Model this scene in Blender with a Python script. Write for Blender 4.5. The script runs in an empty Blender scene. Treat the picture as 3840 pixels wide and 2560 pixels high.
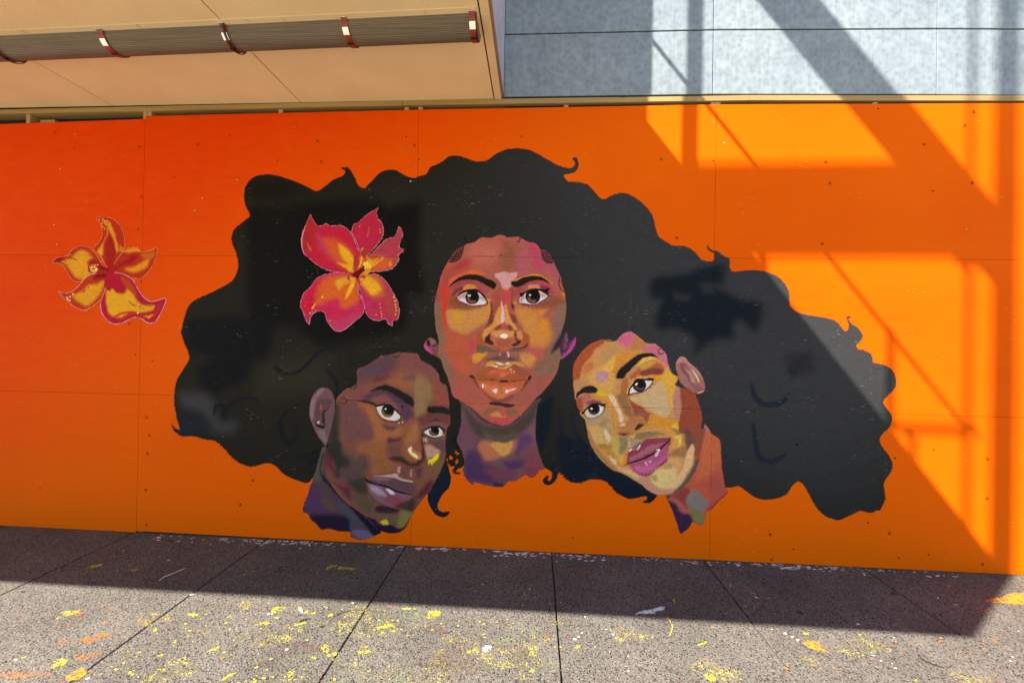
import bpy, bmesh, math, random
import numpy as np
from mathutils import Matrix, Vector

scene = bpy.context.scene
COL = scene.collection
random.seed(7)

# ------------------------------------------------------------------ camera
# x runs along the painted wall (0 at its middle sheet joint), y into the wall
# (wall face at y = 0), z up (pavement at z = 0); metres.
yaw, pitch, roll = -0.0581, 0.0046, 0.0174
fwd = Vector((math.sin(yaw) * math.cos(pitch), math.cos(yaw) * math.cos(pitch), math.sin(pitch)))
rgt = Vector((math.cos(yaw), -math.sin(yaw), 0.0))
upv = rgt.cross(fwd)
r2 = rgt * math.cos(roll) + upv * math.sin(roll)
u2 = upv * math.cos(roll) - rgt * math.sin(roll)
cam_data = bpy.data.cameras.new('camera')
cam_data.sensor_width = 36.0
cam_data.lens = 13.85
cam_data.clip_start = 0.05
cam_data.clip_end = 500.0
cam = bpy.data.objects.new('camera', cam_data)
COL.objects.link(cam)
cam.matrix_world = Matrix(((r2.x, u2.x, -fwd.x, 1.0103), (r2.y, u2.y, -fwd.y, -3.2567), (r2.z, u2.z, -fwd.z, 1.7118), (0, 0, 0, 1)))
scene.camera = cam

# ------------------------------------------------------------------ sky and sun
SUN = Vector((1.43, 1.0, -1.83)).normalized()          # direction the sunlight travels
to_sun = -SUN
world = bpy.data.worlds.new('World')
scene.world = world
world.use_nodes = True
wn = world.node_tree
wn.nodes.clear()
wo = wn.nodes.new('ShaderNodeOutputWorld')
wb = wn.nodes.new('ShaderNodeBackground')
sky = wn.nodes.new('ShaderNodeTexSky')
sky.sky_type = 'NISHITA'
sky.sun_disc = False
sky.sun_elevation = math.asin(to_sun.z)
sky.sun_rotation = math.atan2(to_sun.x, to_sun.y)
sky.air_density = 1.0
sky.dust_density = 0.4
sky.ozone_density = 1.0
wb.inputs['Strength'].default_value = 0.070
wn.links.new(sky.outputs[0], wb.inputs['Color'])
wn.links.new(wb.outputs[0], wo.inputs['Surface'])

sun_data = bpy.data.lights.new('sun', 'SUN')
sun_data.energy = 5.0
sun_data.angle = math.radians(0.55)
sun_data.color = (1.0, 0.94, 0.84)
sun = bpy.data.objects.new('sun', sun_data)
COL.objects.link(sun)
sun.rotation_euler = SUN.to_track_quat('-Z', 'Y').to_euler()
sun.location = (-6, -5, 12)

vs = scene.view_settings
vs.view_transform = 'Standard'
vs.look = 'None'
vs.exposure = 1.88
vs.gamma = 1.0
vs.use_curve_mapping = False
scene.cycles.transparent_max_bounces = 16

# how much light a shaded patch of the painted wall gets: paint tones were read
# off the shaded mural, dividing by this gives the pigment's own reflectance
SHADE = np.array((0.98, 0.98, 0.98))

# ------------------------------------------------------------------ helpers
def link(o, parent=None):
    COL.objects.link(o)
    if parent is not None:
        o.parent = parent
        o.location = o.location - parent.matrix_world.translation if o.get('_abs', True) else o.location
    return o

def tag(o, label=None, category=None, group=None, kind=None):
    if label: o['label'] = label
    if category: o['category'] = category
    if group: o['group'] = group
    if kind: o['kind'] = kind
    return o

def thing(name, loc, label, category, group=None, kind=None):
    e = bpy.data.objects.new(name, None)
    e.empty_display_size = 0.2
    e.location = loc
    e.matrix_world = Matrix.Translation(loc)
    COL.objects.link(e)
    return tag(e, label, category, group, kind)

def mesh_obj(name, mesh, material, parent=None, loc=(0, 0, 0)):
    o = bpy.data.objects.new(name, mesh)
    if material is not None and not mesh.materials:
        mesh.materials.append(material)
    o.location = loc
    COL.objects.link(o)
    if parent is not None:
        o.parent = parent
        o.location = Vector(loc) - origin(parent)
    return o

def origin(p):
    v = Vector(p.location)
    while p.parent is not None:
        p = p.parent
        v += Vector(p.location)
    return v

def from_bm(name, bm, smooth=False):
    bm.normal_update()
    me = bpy.data.meshes.new(name)
    bm.to_mesh(me)
    bm.free()
    if smooth:
        me.polygons.foreach_set('use_smooth', [True] * len(me.polygons))
    return me

def add_box(bm, x0, x1, y0, y1, z0, z1, zr0=None, zr1=None):
    """box; zr0 / zr1 give other bottom / top heights at the x1 end"""
    zr0 = z0 if zr0 is None else zr0
    zr1 = z1 if zr1 is None else zr1
    v = [bm.verts.new(p) for p in ((x0, y0, z0), (x1, y0, zr0), (x1, y1, zr0), (x0, y1, z0), (x0, y0, z1), (x1, y0, zr1), (x1, y1, zr1), (x0, y1, z1))]
    for f in ((0, 3, 2, 1), (4, 5, 6, 7), (0, 1, 5, 4), (1, 2, 6, 5), (2, 3, 7, 6), (3, 0, 4, 7)):
        bm.faces.new([v[i] for i in f])
    return v

def box_mesh(name, *a, bevel=0.0, **k):
    bm = bmesh.new()
    add_box(bm, *a, **k)
    if bevel:
        bmesh.ops.bevel(bm, geom=list(bm.edges), offset=bevel, segments=1, affect='EDGES')
    return from_bm(name, bm)

def box(name, mat, parent, *a, bevel=0.0, **k):
    return mesh_obj(name, box_mesh(name, *a, bevel=bevel, **k), mat, parent)

def tube_mesh(name, pts, r, n=8, taper=None):
    bm = bmesh.new()
    pts = [Vector(p) for p in pts]
    rings = []
    for i, p in enumerate(pts):
        d = (pts[min(i + 1, len(pts) - 1)] - pts[max(i - 1, 0)]).normalized()
        a = d.cross(Vector((0, 0, 1)) if abs(d.z) < 0.9 else Vector((1, 0, 0))).normalized()
        b = d.cross(a)
        rr = r * (1.0 if taper is None else 1 - taper * i / (len(pts) - 1))
        rings.append([bm.verts.new(p + (a * math.cos(t) + b * math.sin(t)) * rr) for t in (2 * math.pi * j / n for j in range(n))])
    for q, s in zip(rings, rings[1:]):
        for j in range(n):
            bm.faces.new((q[j], q[(j + 1) % n], s[(j + 1) % n], s[j]))
    bm.faces.new(rings[0][::-1])
    bm.faces.new(rings[-1])
    return from_bm(name, bm, True)

def srgb(h):
    c = np.array([int(h[i:i + 2], 16) / 255 for i in (0, 2, 4)])
    return np.where(c <= 0.04045, c / 12.92, ((c + 0.055) / 1.055) ** 2.4)

# ------------------------------------------------------------------ materials
def new_mat(name):
    m = bpy.data.materials.new(name)
    m.use_nodes = True
    nt = m.node_tree
    b = nt.nodes['Principled BSDF']
    return m, nt, b

def nd(nt, t, **kw):
    n = nt.nodes.new(t)
    for k, v in kw.items():
        if k in n.inputs.keys():
            n.inputs[k].default_value = v
        else:
            setattr(n, k, v)
    return n

def coords(nt, scale):
    tc = nd(nt, 'ShaderNodeNewGeometry')
    mp = nd(nt, 'ShaderNodeMapping')
    mp.inputs['Scale'].default_value = scale
    nt.links.new(tc.outputs['Position'], mp.inputs['Vector'])
    return mp.outputs['Vector']

def noise(nt, scale, vec_scale=(1, 1, 1), detail=4.0, rough=0.55):
    n = nd(nt, 'ShaderNodeTexNoise')
    n.inputs['Scale'].default_value = scale
    n.inputs['Detail'].default_value = detail
    n.inputs['Roughness'].default_value = rough
    nt.links.new(coords(nt, vec_scale), n.inputs['Vector'])
    return n.outputs['Fac']

def ramp(nt, fac, stops):
    r = nd(nt, 'ShaderNodeValToRGB')
    e = r.color_ramp.elements
    while len(e) < len(stops):
        e.new(0.5)
    for i, (p, c) in enumerate(stops):
        e[i].position = p
        e[i].color = (c, c, c, 1) if isinstance(c, (int, float)) else (*c, 1)
    nt.links.new(fac, r.inputs['Fac'])
    return r.outputs['Color']

def mix(nt, fac, a, b, blend='MIX'):
    n = nd(nt, 'ShaderNodeMix', data_type='RGBA', blend_type=blend)
    for s, v in (('Factor', fac), ('A', a), ('B', b)):
        idx = {'Factor': 0, 'A': 6, 'B': 7}[s]
        if hasattr(v, 'is_linked') or hasattr(v, 'links'):
            nt.links.new(v, n.inputs[idx])
        else:
            n.inputs[idx].default_value = v if s == 'Factor' else (*v, 1)
    return n.outputs[2]

def math_n(nt, op, a, b=None, clamp=False):
    n = nd(nt, 'ShaderNodeMath', operation=op, use_clamp=clamp)
    for i, v in enumerate((a, b)):
        if v is None: continue
        if hasattr(v, 'links'): nt.links.new(v, n.inputs[i])
        else: n.inputs[i].default_value = v
    return n.outputs[0]

def bump(nt, b, height, strength, dist):
    n = nd(nt, 'ShaderNodeBump')
    n.inputs['Strength'].default_value = strength
    n.inputs['Distance'].default_value = dist
    nt.links.new(height, n.inputs['Height'])
    nt.links.new(n.outputs['Normal'], b.inputs['Normal'])

def ply_relief(nt, b, strength=0.55):
    """long horizontal checks and grain of plywood under paint"""
    g1 = noise(nt, 1.0, (7, 1, 150), 5, 0.65)
    g2 = noise(nt, 1.0, (1.3, 1, 3.0), 2)
    crack = ramp(nt, g1, ((0.30, 0.0), (0.40, 1.0)))
    where = ramp(nt, g2, ((0.42, 0.15), (0.62, 1.0)))
    h = mix(nt, where, (0.8, 0.8, 0.8), crack)
    roller = noise(nt, 210.0, (1, 1, 1), 2)
    h2 = mix(nt, 0.22, h, roller)
    bump(nt, b, h2, strength, 0.0016)

def flecks(nt, dens_lo, dens_hi, scale=(16, 1, 150)):
    a = noise(nt, 1.0, scale, 3, 0.7)
    w = noise(nt, 1.0, (3.1, 1, 4.3), 3, 0.6)
    thr = ramp(nt, w, ((0.50, 0.0), (0.64, 1.0)))
    f = math_n(nt, 'MULTIPLY', ramp(nt, a, ((dens_lo, 0.0), (dens_hi, 1.0))), thr)
    return f

def orange_mat():
    m, nt, b = new_mat('orange_wall_paint')
    n1 = noise(nt, 0.55, (1, 1, 1.4), 3, 0.5)
    c = ramp(nt, n1, ((0.32, (0.70, 0.088, 0.0005)), (0.68, (0.78, 0.118, 0.0006))))
    # light falloff put into the colour: redder at upper left, brighter along foot
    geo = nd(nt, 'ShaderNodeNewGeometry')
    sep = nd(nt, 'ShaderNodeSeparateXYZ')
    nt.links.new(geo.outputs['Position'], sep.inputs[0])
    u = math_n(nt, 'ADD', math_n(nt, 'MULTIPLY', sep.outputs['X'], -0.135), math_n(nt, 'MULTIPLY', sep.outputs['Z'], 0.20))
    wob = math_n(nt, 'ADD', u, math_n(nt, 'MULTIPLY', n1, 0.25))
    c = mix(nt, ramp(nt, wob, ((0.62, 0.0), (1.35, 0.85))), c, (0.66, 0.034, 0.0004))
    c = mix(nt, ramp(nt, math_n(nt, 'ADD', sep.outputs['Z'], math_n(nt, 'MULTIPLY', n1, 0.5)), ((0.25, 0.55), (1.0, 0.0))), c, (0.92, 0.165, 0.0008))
    n2 = noise(nt, 9.0, (0.6, 1, 1.6), 5, 0.6)
    c = mix(nt, ramp(nt, n2, ((0.38, 0.0), (0.74, 0.20))), c, (0.84, 0.128, 0.0008))
    n3 = noise(nt, 260.0, (1, 1, 1), 2, 0.6)
    c = mix(nt, ramp(nt, n3, ((0.35, 0.30), (0.60, 0.0))), c, (0.42, 0.05, 0.001))
    c = mix(nt, flecks(nt, 0.635, 0.68), c, (0.84, 0.36, 0.05))
    streak = noise(nt, 1.0, (9, 1, 230), 3, 0.6)
    c = mix(nt, ramp(nt, streak, ((0.25, 0.30), (0.33, 0.0))), c, (0.30, 0.03, 0.001))
    nt.links.new(c, b.inputs['Base Color'])
    b.inputs['Roughness'].default_value = 0.62
    b.inputs['Specular IOR Level'].default_value = 0.03
    ply_relief(nt, b)
    return m

def paint_mat(name, fleck=None, fleck_col=(0.52, 0.46, 0.36), rough=0.6):
    m, nt, b = new_mat(name)
    at = nd(nt, 'ShaderNodeAttribute', attribute_name='paint')
    n1 = noise(nt, 120.0, (0.7, 1, 1.5), 3, 0.6)
    c = mix(nt, 1.0, at.outputs['Color'], ramp(nt, n1, ((0.30, 0.80), (0.70, 1.18))), 'MULTIPLY')
    n3 = noise(nt, 300.0, (1, 1, 1), 2, 0.6)
    c = mix(nt, 1.0, c, ramp(nt, n3, ((0.34, 0.84), (0.66, 1.14))), 'MULTIPLY')
    if fleck:
        c = mix(nt, flecks(nt, *fleck), c, fleck_col)
    # hairline cracks where the paint bridges the sheet joints
    geo = nd(nt, 'ShaderNodeNewGeometry')
    sep = nd(nt, 'ShaderNodeSeparateXYZ')
    nt.links.new(geo.outputs['Position'], sep.inputs[0])
    crk = None
    for ax, at_ in (('X', -2.44), ('X', 0.0), ('X', 2.44), ('Z', 1.208), ('Z', 2.424)):
        d = math_n(nt, 'ABSOLUTE', math_n(nt, 'SUBTRACT', sep.outputs[ax], at_))
        l = math_n(nt, 'LESS_THAN', d, 0.0022)
        crk = l if crk is None else math_n(nt, 'MAXIMUM', crk, l)
    crk = math_n(nt, 'MULTIPLY', crk, ramp(nt, noise(nt, 3.0, (1, 1, 1), 3, 0.6), ((0.42, 0.0), (0.62, 0.65))))
    c = mix(nt, crk, c, (0.006, 0.004, 0.003))
    nt.links.new(c, b.inputs['Base Color'])
    b.inputs['Roughness'].default_value = rough
    b.inputs['Specular IOR Level'].default_value = 0.04
    ply_relief(nt, b, 0.35)
    cv = nd(nt, 'ShaderNodeAttribute', attribute_name='cover')
    tr = nd(nt, 'ShaderNodeBsdfTransparent')
    ms = nd(nt, 'ShaderNodeMixShader')
    nt.links.new(cv.outputs['Fac'], ms.inputs[0])
    nt.links.new(tr.outputs[0], ms.inputs[1])
    nt.links.new(b.outputs[0], ms.inputs[2])
    nt.links.new(ms.outputs[0], nt.nodes['Material Output'].inputs['Surface'])
    return m

def wood_mat(name, c0, c1, axis='x'):
    m, nt, b = new_mat(name)
    sc = (1.5, 40, 60) if axis == 'x' else (40, 40, 1.5)
    n1 = noise(nt, 1.0, sc, 5, 0.6)
    c = ramp(nt, n1, ((0.3, c0), (0.7, c1)))
    k = nd(nt, 'ShaderNodeTexVoronoi', feature='F1')
    k.inputs['Scale'].default_value = 1.0
    nt.links.new(coords(nt, (3.2, 9, 14)), k.inputs['Vector'])
    c = mix(nt, ramp(nt, k.outputs['Distance'], ((0.06, 0.75), (0.13, 0.0))), c, (0.16, 0.075, 0.025))
    nt.links.new(c, b.inputs['Base Color'])
    b.inputs['Roughness'].default_value = 0.75
    bump(nt, b, n1, 0.3, 0.001)
    return m

def board_mat(name, c0, c1, stain=(0.30, 0.20, 0.11)):
    m, nt, b = new_mat(name)
    n1 = noise(nt, 2.2, (1, 1, 1), 5, 0.6)
    c = ramp(nt, n1, ((0.3, c0), (0.7, c1)))
    sm = noise(nt, 1.0, (13, 31, 5), 4, 0.7)
    c = mix(nt, ramp(nt, sm, ((0.66, 0.0), (0.80, 0.55))), c, stain)
    n3 = noise(nt, 170.0, (1, 1, 1), 2, 0.6)
    c = mix(nt, 1.0, c, ramp(nt, n3, ((0.3, 0.86), (0.7, 1.10))), 'MULTIPLY')
    nt.links.new(c, b.inputs['Base Color'])
    b.inputs['Roughness'].default_value = 0.7
    b.inputs['Specular IOR Level'].default_value = 0.2
    bump(nt, b, n3, 0.12, 0.001)
    return m

def cladding_mat(name, c0, c1):
    m, nt, b = new_mat(name)
    n1 = noise(nt, 1.6, (1, 1, 0.8), 4, 0.6)
    c = ramp(nt, n1, ((0.30, c0), (0.70, c1)))
    v = nd(nt, 'ShaderNodeTexVoronoi', feature='SMOOTH_F1')
    v.inputs['Scale'].default_value = 26.0
    nz = noise(nt, 12.0, (1, 1, 1), 3, 0.6)
    nt.links.new(coords(nt, (1, 1, 1)), v.inputs['Vector'])
    mot = mix(nt, 0.5, v.outputs['Distance'], nz)
    c = mix(nt, 1.0, c, ramp(nt, mot, ((0.25, 0.80), (0.62, 1.14))), 'MULTIPLY')
    drip = noise(nt, 1.0, (60, 1, 1.6), 4, 0.65)
    c = mix(nt, 1.0, c, ramp(nt, drip, ((0.30, 0.88), (0.50, 1.03))), 'MULTIPLY')
    n3 = noise(nt, 230.0, (1, 1, 1), 2, 0.6)
    c = mix(nt, 1.0, c, ramp(nt, n3, ((0.3, 0.86), (0.7, 1.12))), 'MULTIPLY')
    nt.links.new(c, b.inputs['Base Color'])
    b.inputs['Roughness'].default_value = 0.6
    b.inputs['Specular IOR Level'].default_value = 0.3
    bump(nt, b, mot, 0.25, 0.002)
    return m

def concrete_mat():
    m, nt, b = new_mat('exposed_aggregate_concrete')
    peb = nd(nt, 'ShaderNodeTexVoronoi', feature='F1')
    peb.inputs['Scale'].default_value = 105.0
    peb.inputs['Randomness'].default_value = 1.0
    nt.links.new(coords(nt, (1, 1, 1)), peb.inputs['Vector'])
    sep = nd(nt, 'ShaderNodeSeparateColor')
    nt.links.new(peb.outputs['Color'], sep.inputs[0])
    stone = ramp(nt, sep.outputs[0], ((0.00, (0.010, 0.008, 0.009)), (0.26, (0.025, 0.019, 0.018)), (0.42, (0.102, 0.089, 0.075)), (0.75, (0.155, 0.135, 0.108)), (1.0, (0.225, 0.205, 0.17))))
    body = ramp(nt, peb.outputs['Distance'], ((0.36, 1.0), (0.58, 0.0)))
    c = mix(nt, body, (0.122, 0.109, 0.094), stone)
    fine = noise(nt, 150.0, (1, 1, 1), 4, 0.7)
    c = mix(nt, 1.0, c, ramp(nt, fine, ((0.34, 0.50), (0.64, 1.32))), 'MULTIPLY')
    big = noise(nt, 1.7, (1, 1, 1), 4, 0.6)
    c = mix(nt, 1.0, c, ramp(nt, big, ((0.30, 0.74), (0.70, 1.12))), 'MULTIPLY')
    dirt = noise(nt, 4.5, (1, 2.0, 1), 5, 0.65)
    c = mix(nt, ramp(nt, dirt, ((0.60, 0.0), (0.78, 0.45))), c, (0.055, 0.044, 0.040))
    nt.links.new(c, b.inputs['Base Color'])
    b.inputs['Roughness'].default_value = 0.85
    b.inputs['Specular IOR Level'].default_value = 0.25
    h = mix(nt, 0.4, body, fine)
    bump(nt, b, h, 0.75, 0.004)
    return m

def splash_mat(name, col, lo, hi):
    """paint caught on the pebble tops: broken up by the stones"""
    m, nt, b = new_mat(name)
    n1 = noise(nt, 95.0, (1, 1, 1), 3, 0.7)
    n2 = noise(nt, 22.0, (1, 1, 1), 3, 0.6)
    f = mix(nt, 0.35, n1, n2)
    a = ramp(nt, f, ((lo, 0.0), (hi, 1.0)))
    b.inputs['Base Color'].default_value = (*col, 1)
    b.inputs['Roughness'].default_value = 0.55
    tr = nd(nt, 'ShaderNodeBsdfTransparent')
    ms = nd(nt, 'ShaderNodeMixShader')
    nt.links.new(a, ms.inputs[0])
    nt.links.new(tr.outputs[0], ms.inputs[1])
    nt.links.new(b.outputs[0], ms.inputs[2])
    nt.links.new(ms.outputs[0], nt.nodes['Material Output'].inputs['Surface'])
    return m

def plain_mat(name, col, rough=0.6, metal=0.0, vary=0.15, scale=30.0):
    m, nt, b = new_mat(name)
    n1 = noise(nt, scale, (1, 1, 1), 3, 0.6)
    c = mix(nt, 1.0, col, ramp(nt, n1, ((0.3, 1 - vary), (0.7, 1 + vary))), 'MULTIPLY')
    # hairline cracks where the paint bridges the sheet joints
    geo = nd(nt, 'ShaderNodeNewGeometry')
    sep = nd(nt, 'ShaderNodeSeparateXYZ')
    nt.links.new(geo.outputs['Position'], sep.inputs[0])
    crk = None
    for ax, at_ in (('X', -2.44), ('X', 0.0), ('X', 2.44), ('Z', 1.208), ('Z', 2.424)):
        d = math_n(nt, 'ABSOLUTE', math_n(nt, 'SUBTRACT', sep.outputs[ax], at_))
        l = math_n(nt, 'LESS_THAN', d, 0.0022)
        crk = l if crk is None else math_n(nt, 'MAXIMUM', crk, l)
    crk = math_n(nt, 'MULTIPLY', crk, ramp(nt, noise(nt, 3.0, (1, 1, 1), 3, 0.6), ((0.42, 0.0), (0.62, 0.65))))
    c = mix(nt, crk, c, (0.006, 0.004, 0.003))
    nt.links.new(c, b.inputs['Base Color'])
    b.inputs['Roughness'].default_value = rough
    b.inputs['Metallic'].default_value = metal
    return m

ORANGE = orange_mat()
HAIR = paint_mat('black_hair_paint', (0.640, 0.675), (0.34, 0.31, 0.25))
SKIN = paint_mat('portrait_paint', (0.775, 0.80), (0.75, 0.50, 0.30))
BLOOM = paint_mat('flower_paint', (0.80, 0.83), (0.8, 0.55, 0.3))
EDGE = wood_mat('raw_plywood_edge', (0.05, 0.018, 0.006), (0.09, 0.03, 0.008))
TIMBER = wood_mat('pine_timber', (0.27, 0.165, 0.050), (0.40, 0.26, 0.090))
STUD = wood_mat('pine_stud', (0.34, 0.22, 0.075), (0.48, 0.32, 0.13), 'z')
SOFFIT = board_mat('cream_soffit_board', (0.74, 0.585, 0.32), (0.82, 0.66, 0.375))
TRIM = board_mat('cream_trim', (0.68, 0.53, 0.31), (0.75, 0.60, 0.36), (0.10, 0.06, 0.03))
BEAD = board_mat('weathered_brown_edge', (0.20, 0.135, 0.075), (0.30, 0.21, 0.12))
CLAD = cladding_mat('grey_fibre_cement', (0.190, 0.225, 0.252), (0.245, 0.285, 0.308))
LILAC = cladding_mat('pale_lilac_panel', (0.40, 0.41, 0.48), (0.47, 0.48, 0.55))
DARK = plain_mat('dark_cavity', (0.020, 0.017, 0.014), 0.9)
SLAB = concrete_mat()
FARGROUND = plain_mat('pale_bounce_ground', (0.27, 0.235, 0.18), 0.9, 0.0, 0.15, 3.0)  # unseen ground made paler so it bounces light onto wall and soffit
STEEL = plain_mat('painted_steel', (0.30, 0.31, 0.32), 0.5)
RENDER = plain_mat('grey_render', (0.30, 0.30, 0.31), 0.85)
CHROME = plain_mat('polished_strap', (0.80, 0.78, 0.76), 0.13, 1.0, 0.08)
STRAP_REFL = plain_mat('red_reflection_strap', (0.24, 0.028, 0.010), 0.35, 0.0, 0.2)  # orange wall's reflection on the metal straps, painted in as flat red
BLACKSTRAP = plain_mat('black_cord', (0.010, 0.009, 0.009), 0.45)
TWIGM = plain_mat('twig_bark', (0.035, 0.025, 0.018), 0.8)
WIREM = plain_mat('pale_wire', (0.72, 0.70, 0.72), 0.4)
PETALM = plain_mat('pale_dry_petal', (0.72, 0.60, 0.42), 0.7)

def tube_cover_mat():
    m, nt, b = new_mat('ribbed_brown_plastic')
    n1 = noise(nt, 1.0, (2.0, 90, 90), 4, 0.6)
    c = ramp(nt, n1, ((0.3, (0.085, 0.066, 0.043)), (0.7, (0.150, 0.120, 0.080))))
    g = noise(nt, 1.0, (38, 8, 8), 4, 0.7)
    c = mix(nt, ramp(nt, g, ((0.58, 0.0), (0.75, 0.55))), c, (0.075, 0.055, 0.035))
    nt.links.new(c, b.inputs['Base Color'])
    b.inputs['Roughness'].default_value = 0.42
    return m
COVER = tube_cover_mat()

# ------------------------------------------------------------------ pavement
GAP = 0.009
ground = mesh_obj('ground', box_mesh('ground', -60, 60, -90, 30, -0.5, -0.055), FARGROUND)
tag(ground, kind='structure')
pave = thing('pavement', (0, 0, 0), None, None, kind='structure')
JS, JO = 1.2143, -0.038
slab_me = box_mesh('concrete_slab', GAP / 2, JS - GAP / 2, -1.90, 0.0, -0.05, 0.0, bevel=0.003)
slab_me.materials.append(SLAB)
for i in range(-7, 8):
    mesh_obj('concrete_slab', slab_me, SLAB, pave, (JO + JS * i, 0.12, 0))
box('slab_bed', DARK, pave, JO - 7 * JS, JO + 8 * JS, -1.78, 0.12, -0.054, -0.030)
box('pale_bounce_sheet', FARGROUND, pave, JO - 7 * JS, JO + 8 * JS, -14.0, -1.785, -0.054, -0.001)  # pale sheet out of view, added to throw light back at the wall

# ------------------------------------------------------------------ painted plywood wall
hoard = thing('plywood_hoarding', (0, 0.05, 0), 'tall orange plywood hoarding painted with three women, black hair and two flowers', 'hoarding')
SEAM = 0.0010
xs = [-7.32, -4.88, -2.440, 0.0, 2.440, 4.88, 7.32]
tops = [((3.56, 3.585)), ((3.580, 3.623)), ((3.648, 3.663)), ((3.663, 3.665)), ((3.664, 3.632)), ((3.632, 3.60))]
bots = [(0.010, 0.010), (0.011, 0.004), (0.017, 0.006), (0.005, 0.004), (0.004, 0.004), (0.005, 0.005)]
lean = [0.0, 0.0, 0.0, 0.0, 0.0, 0.0]
for c in range(6):
    x0, x1 = xs[c] + SEAM, xs[c + 1] - SEAM
    zs = [bots[c], (1.208, 1.208), (2.424, 2.424), tops[c]]
    for r in range(3):
        a, b2 = zs[r], zs[r + 1]
        bm = bmesh.new()
        add_box(bm, x0, x1, 0.0, 0.018, a[0] + (SEAM if r else 0), b2[0] - (SEAM if r < 2 else 0), a[1] + (SEAM if r else 0), b2[1] - (SEAM if r < 2 else 0))
        me = from_bm('plywood_sheet', bm)
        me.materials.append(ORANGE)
        me.materials.append(EDGE)
        for p in me.polygons:
            if abs(p.normal.y) < 0.5: p.material_index = 1
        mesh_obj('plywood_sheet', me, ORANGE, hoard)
for sx in (-3.578, -2.462, -2.422, -1.222, -0.112, 0.008, 1.235, 2.422, 2.462, 3.673, -4.86, -6.1, 4.9, 6.1):
    box('stud', STUD, hoard, sx - 0.0185, sx + 0.0185, 0.019, 0.108, 0.0, 3.655, bevel=0.001)
    box('packing_block', STUD, hoard, sx - 0.0185, sx + 0.0185, 0.0195, 0.100, 3.656, 3.700 if sx < 1 else (3.695 if sx < 3 else 3.672), bevel=0.001)
# sheets behind the wall's open top
box('noggin', STUD, hoard, -3.50, -3.36, 0.05, 0.09, 3.60, 3.66)

# ------------------------------------------------------------------ timber rail
rail = thing('timber_rail', (0, 0.06, 3.72), 'narrow pine rail running along the top of the orange hoarding', 'timber rail')
for x0, x1, a, b2 in ((-7.32, -0.146, 3.722, 3.749), (-0.143, 2.70, 3.751, 3.738), (2.703, 7.32, 3.738, 3.645)):
    t = 0.041
    box('rail_board', TIMBER, rail, x0, x1, 0.006, 0.11, a - t, a, b2 - t, b2, bevel=0.0015) if False else \
        mesh_obj('rail_board', box_mesh('rail_board', x0, x1, 0.006, 0.11, a - t, a, zr0=b2 - t, zr1=b2, bevel=0.0015), TIMBER, rail)

# ------------------------------------------------------------------ wall behind and grey cladding above
back = thing('rear_wall', (0, 0.2, 0), 'dark building wall hidden behind the orange hoarding', 'wall')
box('wall_core', DARK, back, -9.7, 9.0, 0.121, 0.4, 0.001, 3.698)
box('wall_head', DARK, back, -9.7, 0.69, 0.121, 0.4, 3.699, 5.04)
clad = thing('cladding_wall', (4.2, 0.05, 3.77), 'blue grey panelled upper wall above the right half of the hoarding', 'wall')
cx = [0.716, 2.420, 4.140, 5.860, 7.58]
cbot = [3.772, 3.764, 3.728, 3.675, 3.63]
cmid = [4.303, 4.293, 4.252, 4.195, 4.13]
for i in range(4):
    g = 0.006
    lv = [(cbot[i], cbot[i + 1]), (cmid[i], cmid[i + 1])] + [(cmid[i] + 1.6 * k, cmid[i + 1] + 1.6 * k) for k in (1, 2, 3)]
    for (a, b2), (c, d) in zip(lv, lv[1:]):
        mesh_obj('cladding_panel', box_mesh('cladding_panel', cx[i] + (g * 0.5 if i else 0), cx[i + 1] - g * 0.5, 0.030, 0.042, a + g, c - g, zr0=b2 + g, zr1=d - g, bevel=0.0015), CLAD, clad)
box('backing', DARK, clad, 0.72, 7.58, 0.046, 0.40, 3.70, 9.0)

# ------------------------------------------------------------------ balcony over the left half (soffit in view, open deck above the frame)
BX = 0.700                                              # outer side face
FR = -2.775                                             # front face
balc = thing('balcony', (BX, -1.4, 3.74), 'overhanging balcony with cream soffit boards above the left of the hoarding', 'balcony')
jx = [0.635, -1.035, -2.748, -4.460, -6.170, -7.880, -9.590]
for a, b2 in zip(jx[1:], jx[:-1]):
    for y0, y1 in ((-2.74, 0.005),):
        box('soffit_board', SOFFIT, balc, a + 0.004, b2 - 0.004, y0, y1, 3.7465, 3.760, bevel=0.0015)
box('floor_slab', DARK, balc, -9.60, 0.690, -2.76, 0.025, 3.763, 4.02)
box('edge_trim', TRIM, balc, 0.641, 0.697, -0.850, 0.004, 3.742, 3.762, bevel=0.002)
box('edge_trim', TRIM, balc, 0.641, 0.697, -2.74, -0.853, 3.742, 3.762, bevel=0.002)
box('edge_bead', BEAD, balc, 0.698, 0.7145, -2.775, 0.004, 3.752, 3.790, bevel=0.002)
sx0 = 0.700
for y0, y1 in ((-0.94, 0.028), (-1.86, -0.945), (-2.775, -1.865)):
    box('side_panel', LILAC, balc, sx0, 0.713, y0, y1, 3.792, 5.05, bevel=0.001)
box('parapet_front', RENDER, balc, -9.60, 0.699, FR, FR + 0.02, 3.741, 5.05)
box('parapet_side', RENDER, balc, 0.66, 0.6985, FR + 0.022, -0.84, 4.025, 5.049)
box('upper_wall', RENDER, balc, -9.60, 0.699, -0.835, 0.40, 5.052, 9.6)
box('corner_column', STEEL, balc, 0.622, 0.700, -2.812, -2.776, 3.80, 11.0)
box('corner_column', STEEL, balc, 0.622, 0.6995, -2.774, -2.735, 5.055, 11.0)
box('column', STEEL, balc, 0.645, 0.698, -1.119, -1.063, 5.055, 7.19)
box('side_beam', STEEL, balc, 0.662, 0.700, -2.734, -0.838, 7.20, 7.78)
box('front_beam', STEEL, balc, -9.60, 0.315, -2.800, -2.766, 7.55, 8.26)
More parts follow.
